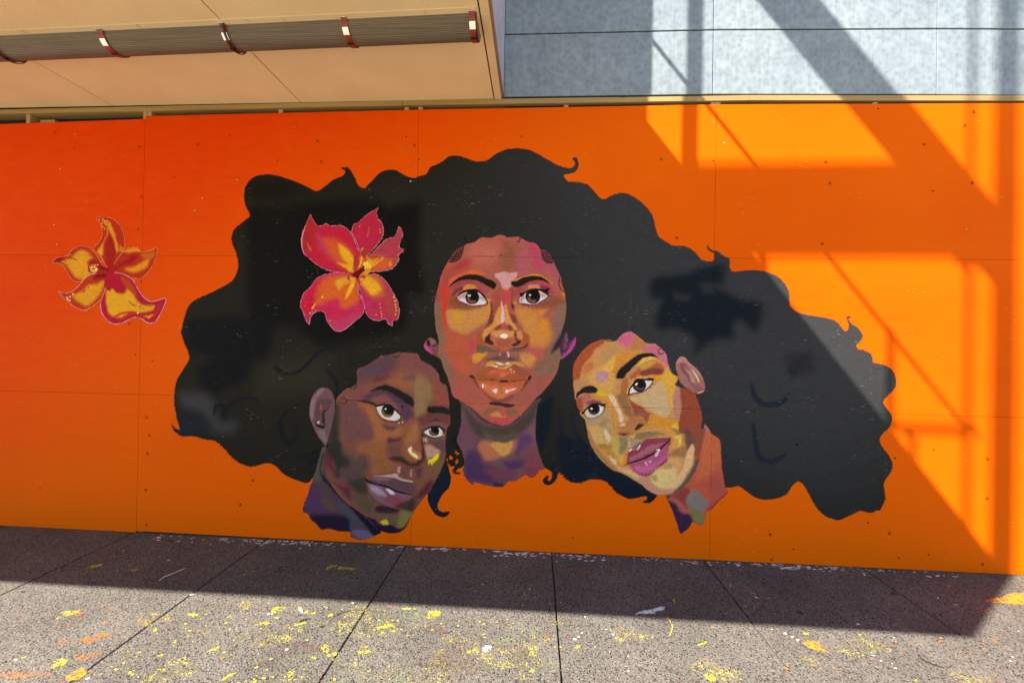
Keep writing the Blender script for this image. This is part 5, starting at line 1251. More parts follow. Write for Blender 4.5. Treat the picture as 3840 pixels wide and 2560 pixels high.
 'oa': """
P ae2a14 0 0 -3811,3181 -1370,3161 -1338,1660 -3771,1617
P d6921c 12.9 0 -2821,2730 -2738,2691 -2695,2595 -2661,2470 -2681,2465 -2715,2576 -2757,2653 -2771,2595 -2806,2537 -2813,2422 -2860,2460 -2826,2508 -2776,2595 -2773,2672
P c8781c 9.2 0 -2652,2518 -2611,2490 -2620,2451 -2651,2461
P 9c1c14 14.7 0 -2766,2595 -2714,2557 -2691,2441 -2729,2307 -2782,2383
L 7c1014 3.7 8.3 -2773,2686 -2766,2667
L 7c1014 3.7 8.3 -2743,2576 -2736,2508
L d8a468 3.7 6.4 -2883,2760 -2770,2760 -2698,2734 -2646,2681 -2614,2614 -2602,2538 -2600,2480 -2630,2442 -2669,2374 -2708,2288 -2738,2268 -2791,2354 -2834,2422 -2897,2479 -2857,2527 -2822,2585 -2819,2643 -2841,2710 -2883,2760
P e0b060 1.4 0 -2840,2737 -2841,2734 -2844,2732 -2848,2732 -2851,2734 -2853,2737 -2851,2741 -2848,2743 -2845,2743 -2841,2741
P e0b060 1.4 0 -2804,2741 -2806,2738 -2809,2736 -2812,2736 -2815,2738 -2817,2741 -2816,2744 -2813,2747 -2809,2747 -2806,2744
P e0b060 1.4 0 -2789,2728 -2790,2724 -2793,2722 -2797,2722 -2800,2724 -2801,2728 -2800,2731 -2797,2733 -2793,2733 -2790,2731
P e0b060 1.4 0 -2768,2729 -2769,2726 -2772,2724 -2776,2724 -2779,2726 -2781,2729 -2780,2733 -2777,2735 -2773,2735 -2770,2733
P e0b060 1.4 0 -2753,2720 -2754,2716 -2757,2714 -2761,2714 -2764,2716 -2765,2720 -2764,2723 -2761,2725 -2757,2725 -2754,2723
P e0b060 1.4 0 -2819,2701 -2820,2697 -2823,2695 -2827,2695 -2830,2697 -2831,2701 -2830,2704 -2827,2706 -2823,2706 -2820,2704
P e0b060 1.4 0 -2808,2677 -2809,2673 -2812,2671 -2816,2671 -2819,2673 -2820,2677 -2819,2680 -2816,2682 -2812,2682 -2809,2680
P e0b060 1.4 0 -2790,2657 -2791,2654 -2794,2652 -2798,2652 -2801,2654 -2802,2657 -2801,2661 -2798,2663 -2795,2663 -2791,2661
P e0b060 1.4 0 -2737,2705 -2738,2702 -2741,2700 -2745,2700 -2748,2702 -2749,2705 -2748,2709 -2745,2711 -2741,2711 -2738,2709
""",
 'ob': """
P ae2c14 0 0 -3811,3181 -1370,3161 -1338,1660 -3771,1617
P d6921c 18.4 0 -2610,2461 -2550,2485 -2489,2485 -2458,2461 -2508,2461 -2569,2451
P d6921c 18.4 0 -2596,2308 -2505,2327 -2395,2385 -2376,2405 -2394,2328 -2474,2285 -2545,2279
P c05a1a 14.7 0 -2457,2433 -2367,2452 -2316,2462 -2345,2395 -2416,2395
P 98181a 18.4 0 -2708,2278 -2668,2346 -2588,2384 -2528,2442 -2477,2404 -2567,2346 -2627,2327
L d8a060 3.7 6.4 -2718,2278 -2689,2365 -2640,2432 -2570,2490 -2489,2495 -2448,2457 -2367,2467 -2302,2491 -2305,2414 -2344,2328 -2402,2252 -2462,2218 -2533,2227 -2616,2260 -2718,2278
L 80101a 3.7 9.2 -2598,2370 -2583,2375
L 80101a 3.7 9.2 -2552,2377 -2532,2375
""",
 'oc': """
P ae2814 0 0 -3811,3181 -1370,3161 -1338,1660 -3771,1617
P d6921c 20.2 0 -3162,2372 -3101,2401 -3040,2459 -2968,2460 -2905,2402 -2873,2354 -2934,2334 -2913,2286 -2973,2209 -3055,2228 -3108,2285 -3141,2333
P 9c1a18 20.2 0 -2895,2402 -2811,2326 -2764,2278 -2872,2306 -2955,2354
P 86141a 4.6 0 -3286,2352 -3246,2386 -3174,2406 -3204,2372 -3255,2357
L 8c1414 3.7 9.2 -3122,2399 -3080,2393 -3047,2380
L 8c1414 3.7 9.2 -3172,2352 -3141,2333
L d8a070 3.7 6.4 -3292,2347 -3246,2400 -3163,2415 -3103,2469 -3021,2508 -2938,2493 -2875,2441 -2812,2354 -2759,2273 -2851,2277 -2932,2248 -3013,2184 -3096,2208 -3139,2275 -3182,2333 -3234,2352 -3292,2347
P e0b060 1.4 0 -3182,2367 -3183,2363 -3186,2361 -3190,2361 -3193,2363 -3194,2367 -3193,2370 -3190,2372 -3186,2372 -3183,2370
P e0b060 1.4 0 -3166,2359 -3167,2356 -3170,2354 -3174,2354 -3177,2356 -3179,2359 -3178,2362 -3174,2365 -3171,2365 -3167,2363
P e0b060 1.4 0 -3152,2345 -3153,2341 -3157,2339 -3160,2339 -3164,2341 -3165,2345 -3164,2348 -3161,2350 -3157,2350 -3154,2348
P e0b060 1.4 0 -3111,2430 -3112,2427 -3115,2424 -3119,2424 -3122,2427 -3123,2430 -3122,2433 -3119,2435 -3115,2435 -3112,2433
P e0b060 1.4 0 -3131,2420 -3133,2417 -3136,2415 -3139,2415 -3143,2417 -3144,2420 -3143,2424 -3140,2426 -3136,2426 -3133,2424
""",
 'od': """
P b23016 0 0 -3811,3181 -1370,3161 -1338,1660 -3771,1617
P d6921c 20.2 0 -3082,2063 -2991,2103 -2930,2161 -2848,2171 -2788,2201 -2816,2104 -2876,2027 -2946,1978 -3030,2016
P 8c0f14 7.3 0 -2891,2224 -2850,2250 -2779,2254 -2778,2239 -2840,2234 -2880,2214
L 8c1414 3.7 10.1 -2910,2190 -2914,2171
L 8c1414 3.7 10.1 -2935,2142 -2938,2132
L 8c1414 3.7 10.1 -2960,2113 -2990,2098
L e0ae8c 3.7 8.3 -3228,2105 -3156,2091 -3094,2102 -3033,2151 -2973,2219 -2902,2262 -2789,2258 -2752,2225 -2776,2124 -2814,2037 -2895,1969 -2976,1934 -3059,1962 -3144,2024 -3228,2105
P ecd890 1.4 0 -3130,2048 -3131,2044 -3135,2042 -3139,2042 -3143,2044 -3144,2048 -3143,2052 -3139,2055 -3135,2055 -3131,2052
P ecd890 1.4 0 -3121,2031 -3122,2027 -3126,2024 -3130,2024 -3134,2027 -3135,2031 -3134,2035 -3131,2037 -3126,2037 -3122,2035
P ecd890 1.4 0 -3102,2022 -3103,2018 -3107,2016 -3111,2016 -3115,2018 -3117,2022 -3115,2026 -3112,2029 -3107,2029 -3104,2026
P ecd890 1.4 0 -3074,2080 -3075,2076 -3078,2073 -3083,2073 -3087,2076 -3088,2080 -3087,2084 -3083,2086 -3079,2086 -3075,2084
P ecd890 1.4 0 -3101,2055 -3102,2051 -3106,2049 -3110,2049 -3114,2051 -3115,2055 -3114,2059 -3111,2062 -3106,2062 -3102,2059
""",
 'oe': """
P a81830 0 0 -3811,3181 -1370,3161 -1338,1660 -3771,1617
P d99a1c 16.5 0 -2760,2124 -2725,2153 -2663,2096 -2601,2087 -2562,2136 -2521,2107 -2478,2022 -2406,1984 -2316,1985 -2335,1947 -2435,1927 -2537,1935 -2628,1915 -2688,1885 -2740,1923 -2763,2019
P b04018 12.9 0 -2645,2231 -2564,2212 -2501,2127 -2479,2060 -2562,2126
P b8321c 11 0 -2698,1885 -2598,1925 -2506,1935 -2435,1908 -2314,1919 -2275,1976 -2256,2005 -2294,1910 -2404,1899 -2516,1907 -2616,1857
P d99a1c 7.3 0 -2414,1889 -2324,1904 -2353,1875
P d99a1c 7.3 0 -2678,1876 -2607,1905 -2557,1916 -2617,1881
P a01c28 12.9 0 -2736,2201 -2666,2221 -2612,2126 -2664,2163 -2673,2096 -2705,2153 -2734,2105
L 8c141c 3.7 8.3 -2554,2030 -2528,1997 -2477,1979
L 8c141c 3.7 8.3 -2457,1979 -2446,1963
L 8c141c 3.7 8.3 -2426,1956 -2411,1960
L e4aeb0 3.7 9.2 -2747,2211 -2687,2269 -2605,2260 -2523,2212 -2471,2136 -2418,2061 -2337,2023 -2207,2053 -2244,1939 -2302,1843 -2373,1832 -2434,1870 -2505,1878 -2605,1829 -2687,1818 -2759,1855 -2812,1932 -2814,2028 -2776,2124 -2747,2211
P ecd890 1.4 0 -2460,1922 -2461,1917 -2465,1914 -2470,1914 -2474,1917 -2476,1921 -2474,1926 -2470,1929 -2465,1929 -2461,1926
""",
 'oz': """
P a61a18 0 0 -3811,3181 -1370,3161 -1338,1660 -3771,1617
P a8142a 18.4 0 -2769,2268 -2687,2278 -2613,2135 -2694,2134 -2745,2124
P 780c16 4.6 0 -2862,2327 -2801,2321 -2749,2302 -2738,2283 -2790,2292 -2852,2311
P 70080c 5.5 0 -2888,2219 -2850,2250 -2777,2256 -2776,2237 -2845,2231
P ecd070 1.4 0 -2910,2315 -2912,2311 -2916,2308 -2921,2308 -2925,2311 -2927,2315 -2925,2320 -2921,2323 -2916,2323 -2912,2320
P ecd070 1.4 0 -2900,2335 -2902,2330 -2906,2327 -2911,2327 -2915,2330 -2917,2335 -2915,2339 -2911,2342 -2906,2342 -2902,2339
P ecd070 1.4 0 -2885,2340 -2887,2335 -2891,2332 -2896,2332 -2900,2335 -2902,2339 -2900,2344 -2896,2347 -2891,2347 -2887,2344
P ecd070 1.4 0 -2870,2337 -2871,2332 -2875,2329 -2880,2329 -2884,2332 -2886,2337 -2885,2341 -2881,2344 -2876,2344 -2871,2341
P ecd070 1.4 0 -2844,2342 -2846,2337 -2850,2334 -2855,2334 -2859,2337 -2861,2342 -2859,2346 -2855,2349 -2850,2349 -2846,2346
P ecd070 1.4 0 -2895,2315 -2896,2311 -2900,2308 -2905,2308 -2910,2311 -2911,2315 -2910,2320 -2906,2323 -2901,2323 -2897,2320
P ecd070 1.4 0 -2874,2320 -2876,2316 -2880,2313 -2885,2313 -2889,2316 -2891,2320 -2889,2325 -2885,2328 -2880,2328 -2876,2325
P ecd070 1.4 0 -2859,2311 -2860,2306 -2864,2303 -2869,2303 -2874,2306 -2875,2311 -2874,2315 -2870,2318 -2865,2318 -2861,2315
P ecd070 1.4 0 -2905,2296 -2906,2292 -2910,2289 -2915,2289 -2919,2291 -2921,2296 -2920,2300 -2916,2303 -2911,2303 -2906,2301
P ecd070 1.4 0 -2884,2291 -2885,2287 -2890,2284 -2895,2284 -2899,2287 -2900,2291 -2899,2296 -2895,2299 -2890,2299 -2886,2296
P ecd070 1.4 0 -2864,2296 -2865,2292 -2869,2289 -2874,2289 -2878,2292 -2880,2296 -2879,2301 -2875,2304 -2869,2304 -2865,2301
P ecd070 1.4 0 -2848,2301 -2850,2297 -2854,2294 -2859,2294 -2863,2297 -2865,2301 -2863,2306 -2859,2308 -2854,2309 -2850,2306
P ecd070 1.4 0 -2894,2277 -2895,2272 -2899,2270 -2905,2269 -2909,2272 -2910,2277 -2909,2281 -2905,2284 -2900,2284 -2896,2281
P ecd070 1.4 0 -2875,2277 -2877,2272 -2881,2270 -2886,2270 -2890,2272 -2892,2277 -2890,2281 -2886,2284 -2881,2284 -2877,2282
P ecd070 1.4 0 -2858,2287 -2860,2282 -2864,2279 -2869,2279 -2873,2282 -2875,2287 -2873,2291 -2869,2294 -2864,2294 -2860,2291
P c04820 12.9 0 -2953,2267 -2912,2258 -2932,2219
P c04820 12.9 0 -2935,2354 -2863,2354 -2873,2335 -2934,2325
""",
}
SPLASHES = """
Y -1884,-977 -1865,-960 -1799,-955 -1784,-978 -1807,-995 -1833,-997
Y -1852,-1037 -1857,-1009 -1836,-1016 -1827,-1035
Y -1786,-918 -1765,-914 -1752,-930
Y -1447,-1360 -1480,-1321 -1468,-1302 -1426,-1306 -1408,-1329 -1423,-1351
Y -1680,-1315 -1671,-1293 -1656,-1310
Y -741,-1192 -739,-1164 -708,-1158 -708,-1179
Y -2271,-518 -2248,-480 -2196,-475 -2201,-504 -2209,-533
Y -1928,-522 -1912,-514 -1887,-505 -1887,-533
Y -1108,-927 -1085,-910 -1038,-930 -1062,-942
Y -989,-1245 -965,-1228 -962,-1247
Y -1022,-1360 -989,-1361 -1000,-1371
Y -529,-1357 -519,-1327 -488,-1314 -501,-1335 -516,-1359
Y -1186,-1077 -1188,-1055 -1164,-1066 -1173,-1080
O -1796,-974 -1761,-956 -1740,-979 -1762,-996
O -1715,-1067 -1737,-1041 -1692,-1083 -1687,-1100
O -1549,-1044 -1518,-1023 -1513,-1046
O -1624,-1196 -1618,-1175 -1563,-1187 -1546,-1222 -1594,-1214
O -1517,-1188 -1512,-1154 -1455,-1141 -1425,-1172 -1451,-1194 -1498,-1198
O -1472,-1122 -1374,-1114 -1358,-1133 -1440,-1148
O -1427,-1280 -1370,-1261 -1291,-1251 -1300,-1278 -1347,-1310
O -1663,-1407 -1618,-1397 -1558,-1389 -1504,-1385 -1466,-1408 -1502,-1421 -1561,-1429 -1629,-1431
O -1477,-1396 -1424,-1382 -1399,-1396 -1448,-1413
O -1152,-1266 -1132,-1253 -1130,-1275
O -896,-1070 -888,-1052 -882,-1067
O -1194,-810 -1176,-805 -1174,-815
D8 -1300,-1414 -1308,-1389 -1300,-1348 -1240,-1370 -1229,-1396 -1264,-1424
W -1706,-1328 -1695,-1322 -1681,-1324 -1689,-1330
W -1204,-1407 -1199,-1397 -1181,-1402 -1190,-1409
Y -620,-851 -616,-819 -548,-819 -566,-851 -590,-868
Y -524,-384 -514,-340 -458,-334 -483,-366 -509,-397
Y 90,-945 133,-919 179,-906 177,-929 113,-952
Y 361,-828 375,-777 429,-768 444,-802 392,-840
Y -149,-1117 -136,-1096 -107,-1113 -93,-1151 -111,-1152
Y 63,-1131 93,-1117 132,-1121 112,-1146
Y -174,-1191 -155,-1182 -134,-1192 -156,-1201
Y -231,-1317 -224,-1283 -199,-1281 -199,-1305 -216,-1323
Y -631,-977 -598,-956 -547,-961 -589,-978
Y -249,-869 -229,-848 -215,-867 -235,-875
Y 156,-873 178,-873 170,-883
Y -403,-963 -355,-931 -343,-939 -381,-966
Y -66,-1156 -36,-1142 -46,-1170 -95,-1170
Y -571,-906 -535,-903 -539,-923
Y -409,-853 -393,-832 -383,-861
Y 186,-762 270,-755 262,-776 219,-775
Y -442,-348 -306,-350 -333,-381 -405,-388
Y -368,-850 -341,-842 -336,-857 -350,-863
W 747,-1060 762,-1031 796,-1036 785,-1072 761,-1078
W -339,-1148 -332,-1135 -320,-1146 -328,-1156
W -1240,-71 -1202,-31 -1181,-48 -1214,-82
W 46,-33 105,-13 92,-63
W 799,-46 851,-31 844,-58 809,-61
O -33,-1202 -12,-1196 -15,-1207
O -242,-718 -225,-714 -223,-727
O -148,-407 -147,-379 -139,-406
O -727,-680 -709,-672 -707,-681
M -382,-1189 -334,-1170 -313,-1220 -353,-1224
M -413,-1257 -375,-1218 -353,-1266 -384,-1289
G -110,-997 -68,-1002 -79,-1020
G -9,-989 11,-983 11,-998
O 1701,-365 1716,-351 1748,-361 1740,-381 1715,-387
B 1677,-694 1734,-658 1810,-636 1869,-601 1892,-608 1878,-630 1814,-667 1740,-688
Y 1969,-524 1982,-517 1983,-545 1968,-558
Y 1238,-1020 1280,-989 1317,-970 1285,-1001
Y 1920,-1134 1940,-1126 1968,-1137 1973,-1163 1942,-1172 1922,-1154
Y 1178,-1005 1200,-995 1190,-1012
Y 1965,-938 2017,-900 2044,-894 2016,-917
W 872,-51 902,-31 907,-56
W 1000,-39 1026,-25 1022,-45
W 2272,-45 2302,-34 2311,-54
D8 2598,-853 2651,-823 2653,-849 2704,-845 2680,-872 2688,-919 2659,-910 2615,-905
D8 4147,-339 4257,-312 4435,-249 4539,-234 4387,-364 4281,-379 4225,-367 4128,-373
Y 2648,-771 2672,-773 2676,-795 2646,-793
Y 2782,-782 2805,-776 2800,-792
O 2889,-953 2925,-948 2911,-961 2884,-964
O 3757,-738 3775,-749 3750,-764
O 3490,-782 3504,-786 3484,-795
O 3986,-376 3997,-392 4038,-475 4012,-493 3968,-433
O 3226,-823 3241,-826 3222,-834
W 2530,-789 2547,-786 2541,-802
W 2559,-814 2575,-812 2561,-824
W 2571,-838 2593,-832 2578,-851
W 3149,-787 3185,-767 3155,-791
W 2973,-59 3104,-32 3073,-68 2980,-73
K -2047,-110 -2041,-91 -1997,-100 -2000,-124
K -2375,-821 -2369,-809 -2347,-811 -2354,-823
K -1480,-126 -1457,-118 -1451,-132
K -888,-409 -877,-394 -851,-391 -859,-414
K -946,-154 -932,-140 -909,-141 -920,-159
K -345,-670 -337,-658 -324,-657 -327,-677
K 558,-509 572,-499 589,-502 580,-523
K 147,-205 166,-195 177,-217
K -248,-964 -233,-954 -217,-959 -231,-970
K 2441,-190 2459,-177 2475,-180 2455,-194
K 1863,-282 1884,-276 1898,-285 1875,-295
K 1643,-328 1653,-317 1654,-333
K 2732,-585 2764,-572 2775,-592 2750,-604
K 3537,-326 3573,-314 3573,-335 3542,-341
K 3319,-150 3341,-142 3345,-155 3322,-165
K 4516,-107 4533,-106 4525,-122
"""
LITTER = """
twig -385,-940 -366,-924 -350,-917 -336,-911
twig -193,-863 -165,-835 -105,-813 -38,-806
twig 3185,-911 3184,-949 3209,-976 3243,-989
wire -1593,-629 -1599,-595 -1571,-539 -1546,-472
dribble 1868,-683 1879,-741 1876,-798 1825,-882
petal -459,-829 -450,-820 -417,-849 -414,-862
"""
SCREWS = """
r -3286,3516
h -3102,3374
r -2486,3380
r -1950,3394
h -1656,3468
b -3229,3190
r -873,3409
r -839,3234
r -32,3364
h -103,3434
h 10,3244
h -1227,3247
h 871,3426
r 2008,3225
b 2503,3354
h 2421,3209
r 4385,3571
r 4322,3467
r 4025,3322
r 3290,3191
h 3680,3608
b -3276,2693
b -3246,2519
b -1895,2923
b -1962,2816
b -1586,3082
r -2459,2939
r -2482,2655
h -2157,3111
h -2445,2423
r -2544,1825
h -2444,2196
h -2481,1554
h -2324,1504
r -2367,1009
r -2339,849
r -2351,695
r -2359,378
h -3352,352
r -1389,496
r -1494,282
k -1430,1432
k -1501,1063
h -1513,698
r 3321,3021
r 4380,3019
b 4341,2659
r 3271,2543
h 4094,2957
k 3099,948
h 4123,942
r 4515,883
r 4517,579
h 3839,867
r 2905,227
r 3804,278
h 3085,121
r 2916,30
h 4095,125
h 3875,90
r 4489,72
h 3643,357
h 1346,129
r -2347,76
b -58,3060
k -92,1163
k -294,1635
k 412,2583
r 2141,2588
"""

def parse(s):
    return np.array([[float(v) for v in w.split(',')] for w in s.split()])

def smooth(p, n=4, closed=True):
    k = len(p)
    if k < 3: return p
    if not closed:
        p = np.vstack([2 * p[0] - p[1], p, 2 * p[-1] - p[-2]])
        a, b, c, d = p[:-3], p[1:-2], p[2:-1], p[3:]
    else:
        a, b, c, d = np.roll(p, 1, 0), p, np.roll(p, -1, 0), np.roll(p, -2, 0)
    out = []
    for t in np.arange(n) / n:
        out.append(0.5 * (2 * b + (c - a) * t * 0.8 + (2 * a - 5 * b + 4 * c - d) * t * t * 0.8 + (-a + 3 * b - 3 * c + d) * t ** 3 * 0.8) + 0.0
                   if False else cardinal(a, b, c, d, t))
    o = np.stack(out, 1).reshape(-1, 2)
    return o if closed else np.vstack([o, p[-2]])

def cardinal(a, b, c, d, t, s=0.40):
    m0, m1 = (c - a) * s, (d - b) * s
    return (2 * t ** 3 - 3 * t ** 2 + 1) * b + (t ** 3 - 2 * t ** 2 + t) * m0 + (-2 * t ** 3 + 3 * t ** 2) * c + (t ** 3 - t ** 2) * m1

def seg_dist(P, a, b):
    d = b - a
    L = max(1e-9, float(d @ d))
    t = np.clip(((P - a) @ d) / L, 0, 1)
    q = P - a - t[:, None] * d
    return np.einsum('ij,ij->i', q, q), t

def poly_sd(P, poly):
    """signed distance, positive inside"""
    dist = np.full(len(P), 1e18)
    ins = np.zeros(len(P), bool)
    for i in range(len(poly)):
        a, b = poly[i - 1], poly[i]
        if abs(a[0] - b[0]) + abs(a[1] - b[1]) < 1e-6: continue
        d2, _ = seg_dist(P, a, b)
        np.minimum(dist, d2, out=dist)
        c = (a[1] > P[:, 1]) != (b[1] > P[:, 1])
        if c.any():
            xi = a[0] + (P[:, 1] - a[1]) * (b[0] - a[0]) / ((b[1] - a[1]) if b[1] != a[1] else 1e-9)
            ins ^= c & (P[:, 0] < xi)
    return np.where(ins, 1, -1) * np.sqrt(dist)

def lat(ix, iy, s):
    h = (ix * 374761393 + iy * 668265263 + s * 1274126177) & 0xFFFFFFFF
    h = ((h ^ (h >> 13)) * 1103515245) & 0xFFFFFFFF
    return ((h ^ (h >> 16)) & 0xFFFF) / 65535.0

def vnoise(P, fx, fy, s=0):
    x, y = P[:, 0] * fx, P[:, 1] * fy
    ix, iy = np.floor(x).astype(np.int64), np.floor(y).astype(np.int64)
    u, v = x - ix, y - iy
    u, v = u * u * (3 - 2 * u), v * v * (3 - 2 * v)
    return (lat(ix, iy, s) * (1 - u) + lat(ix + 1, iy, s) * u) * (1 - v) + (lat(ix, iy + 1, s) * (1 - u) + lat(ix + 1, iy + 1, s) * u) * v

def fbm(P, f, s=0):
    return (vnoise(P, f, f, s) + 0.5 * vnoise(P, f * 2.1, f * 2.1, s + 1) + 0.25 * vnoise(P, f * 4.3, f * 4.3, s + 2)) / 1.75

PARSED = {}
# how wetly each picture was blended
BLEND = {'C': 4.0, 'Cn': 3.4, 'Ce': 2.2, 'L': 3.8, 'Ln': 3.0, 'Le': 2.2, 'R': 3.0, 'Rn': 2.8, 'Re': 2.0, 'hair': 4.0, 'pa': 3.0, 'pb': 2.5, 'pc': 3.0, 'pd': 3.0, 'pe': 3.0, 'pz': 2.2, 'oa': 2.2, 'ob': 2.2, 'oc': 2.2, 'od': 2.2, 'oe': 2.0, 'oz': 2.0}
SOFT_FROM = 3.6
def strokes(fig):
    if fig not in PARSED:
        out = []
        for ln in STROKES[fig].strip().splitlines():
            k, c, so, w, pts = ln.split(' ', 4)
            p = parse(pts)
            if k == 'P' and len(p) > 4: p = smooth(p, 3)
            if k == 'L': p = smooth(p, 4, False)
            nx_ = np.roll(p, -1, 0)
            area = abs(float((p[:, 0] * nx_[:, 1] - nx_[:, 0] * p[:, 1]).sum())) / 2
            per = float(np.linalg.norm(nx_ - p, axis=1).sum())
            out.append((k, srgb(c) / SHADE, float(so), float(w), p, 2 * area / max(per, 1)))
        PARSED[fig] = out
    return PARSED[fig]

def paint(fig, P):
    col = np.zeros((len(P), 3))
    wx = (fbm(P, 1 / 26.0, 11) - 0.5)
    wy = (fbm(P, 1 / 26.0, 23) - 0.5)
    fine = vnoise(P, 1 / 9.0, 1 / 9.0, 5) - 0.5
    for n, (k, c, so, w, poly, girth) in enumerate(strokes(fig)):
        if k == 'P' and so > SOFT_FROM: so = min(so * BLEND.get(fig, 1.6), max(so, 1.5 * girth))
        pad = so * 1.6 + w + 14
        lo, hi = poly.min(0) - pad, poly.max(0) + pad
        m = (P[:, 0] > lo[0]) & (P[:, 0] < hi[0]) & (P[:, 1] > lo[1]) & (P[:, 1] < hi[1])
        if not m.any(): continue
        Q = P[m]
        amp = min(10.0, 1.5 + so * 0.9)
        Qw = Q + np.stack([wx[m], wy[m]], 1) * amp
        if k == 'P':
            if n == 0 and so == 0:
                a = np.ones(len(Q))
            else:
                sd = poly_sd(Qw, poly) + fine[m] * min(5.0, so * 0.5)
                a = np.clip(sd / max(so, 2.2) + 0.5, 0, 1)
        else:
            best = np.full(len(Q), 1e18)
            tt = np.zeros(len(Q))
            for i in range(len(poly) - 1):
                d2, t = seg_dist(Qw, poly[i], poly[i + 1])
                u = d2 < best
                best[u] = d2[u]
                tt[u] = (i + t[u]) / (len(poly) - 1)
            half = w * 0.5 * (1 - 0.55 * np.abs(2 * tt - 1) ** 3)
            a = np.clip((half - np.sqrt(best)) / max(so, 2.0) + 0.5, 0, 1)
        a = a * a * (3 - 2 * a)
        jit = 1 + 0.16 * (fbm(Q + n * 37.0, 1 / 34.0, 31 + n % 7) - 0.5) + 0.10 * (vnoise(Q, 1 / 60.0, 1 / 7.0, 41 + n % 5) - 0.5)
        col[m] = col[m] * (1 - a[:, None]) + (c[None, :] * jit[:, None]) * a[:, None]
    return np.clip(col, 0.0004, 0.93)

def painted(name, mat, parent, outline, fig, layer, step, edge=3.0, rag=1.5, dry=0.0, coarse=None, holes=()):
    poly = smooth(parse(OUTLINES[outline]), 4)
    pad = edge + rag + dry + step * 2
    lo, hi = poly.min(0) - pad, poly.max(0) + pad
    cs = coarse or step
    m = int(round(cs / step))
    nx, ny = int((hi[0] - lo[0]) / cs) + 1, int((hi[1] - lo[1]) / cs) + 1
    gx, gy = np.meshgrid(np.arange(nx), np.arange(ny), indexing='ij')
    cc = np.stack([lo[0] + (gx.ravel() + 0.5) * cs, lo[1] + (gy.ravel() + 0.5) * cs], 1)
    sd = poly_sd(cc, poly)
    R = cs * 0.75
    full = sd > R + pad
    part = (np.abs(sd) <= R + pad)
    quads = []
    def add(ixs, iys, s):
        quads.append((ixs, iys, s))
    V, F = [], []
    base = 0
    def cells(ci, cj, s):                              # cell lower-left indices on a lattice of pitch s
        nonlocal base
        stride = 1 << 20
        keys = np.stack([ci * stride + cj, (ci + 1) * stride + cj, (ci + 1) * stride + cj + 1, ci * stride + cj + 1], 1)
        u, inv = np.unique(keys, return_inverse=True)
        V.append(np.stack([lo[0] + (u // stride) * s, lo[1] + (u % stride) * s], 1))
        F.append(inv.reshape(-1, 4) + base)
        base += len(u)
    gxr, gyr = gx.ravel(), gy.ravel()
    if m > 1:
        if full.any(): cells(gxr[full], gyr[full], cs)
        px, py = gxr[part], gyr[part]
        sx, sy = np.meshgrid(np.arange(m), np.arange(m), indexing='ij')
        fx = (px[:, None] * m + sx.ravel()[None]).ravel()
        fy = (py[:, None] * m + sy.ravel()[None]).ravel()
    else:
        keep = full | part
        fx, fy = gxr[keep], gyr[keep]
    cells(fx, fy, step)
    V, F = np.vstack(V), np.vstack(F)
    S_ = poly_sd(V, poly)
    rg = rag * 2 * (fbm(V, 1 / 16.0, 3) - 0.5)
    cov = np.clip((S_ + rg) / max(edge, 2.0) + 0.5, 0, 1)
    if dry:                                            # dry-brush fringe dragged along the grain
        st = vnoise(V, 1 / 45.0, 1 / 5.0, 8) * 0.6 + vnoise(V, 1 / 14.0, 1 / 4.0, 9) * 0.4
        wh = np.clip((fbm(V, 1 / 150.0, 77) - 0.42) * 4, 0, 1)
        lim = dry * wh
        cov = np.where(S_ < lim, np.minimum(cov, np.clip((S_ / np.maximum(lim, 1e-3) - st + 0.35) * 3.0 + 0.5, 0, 1)), cov)
    for h in holes:
        hp = smooth(parse(h), 3)
        cov *= np.clip(0.5 - poly_sd(V, hp) / 4.0, 0, 1)
    live = (cov[F].max(1) > 0.0)
    F = F[live]
    used, inv = np.unique(F, return_inverse=True)
    V, cov, F = V[used], cov[used], inv.reshape(-1, 4)
    col = paint(fig, V)
    me = bpy.data.meshes.new(name)
    n, q = len(V), len(F)
    co = np.empty((n, 3))
    co[:, 0], co[:, 1], co[:, 2] = V[:, 0] / 1000, -0.0004 - 0.0005 * layer, V[:, 1] / 1000
    me.vertices.add(n); me.loops.add(q * 4); me.polygons.add(q)
    me.vertices.foreach_set('co', co.ravel())
    me.loops.foreach_set('vertex_index', F.ravel().astype(np.int32))
    me.polygons.foreach_set('loop_start', (np.arange(q) * 4).astype(np.int32))
    me.polygons.foreach_set('loop_total', np.full(q, 4, np.int32))
    me.update(calc_edges=True)
    ca = me.color_attributes.new('paint', 'FLOAT_COLOR', 'POINT')
    ca.data.foreach_set('color', np.hstack([col, np.ones((n, 1))]).astype(np.float32).ravel())
    fa = me.attributes.new('cover', 'FLOAT', 'POINT')
    fa.data.foreach_set('value', cov.astype(np.float32))
    return mesh_obj(name, me, mat, parent)

HOLES_HAIR = ("313,762 328,767 346,743 319,732","355,808 373,808 385,794 398,794 395,779 363,783","367,734 392,739 387,710 368,694")
hair = painted('painted_hair', HAIR, hoard, 'hair', 'hair', 1, 5.0, edge=4.0, rag=4.0, dry=22.0, coarse=15.0, holes=HOLES_HAIR)
tag(hair, 'wide mass of wavy black painted hair around the three faces')

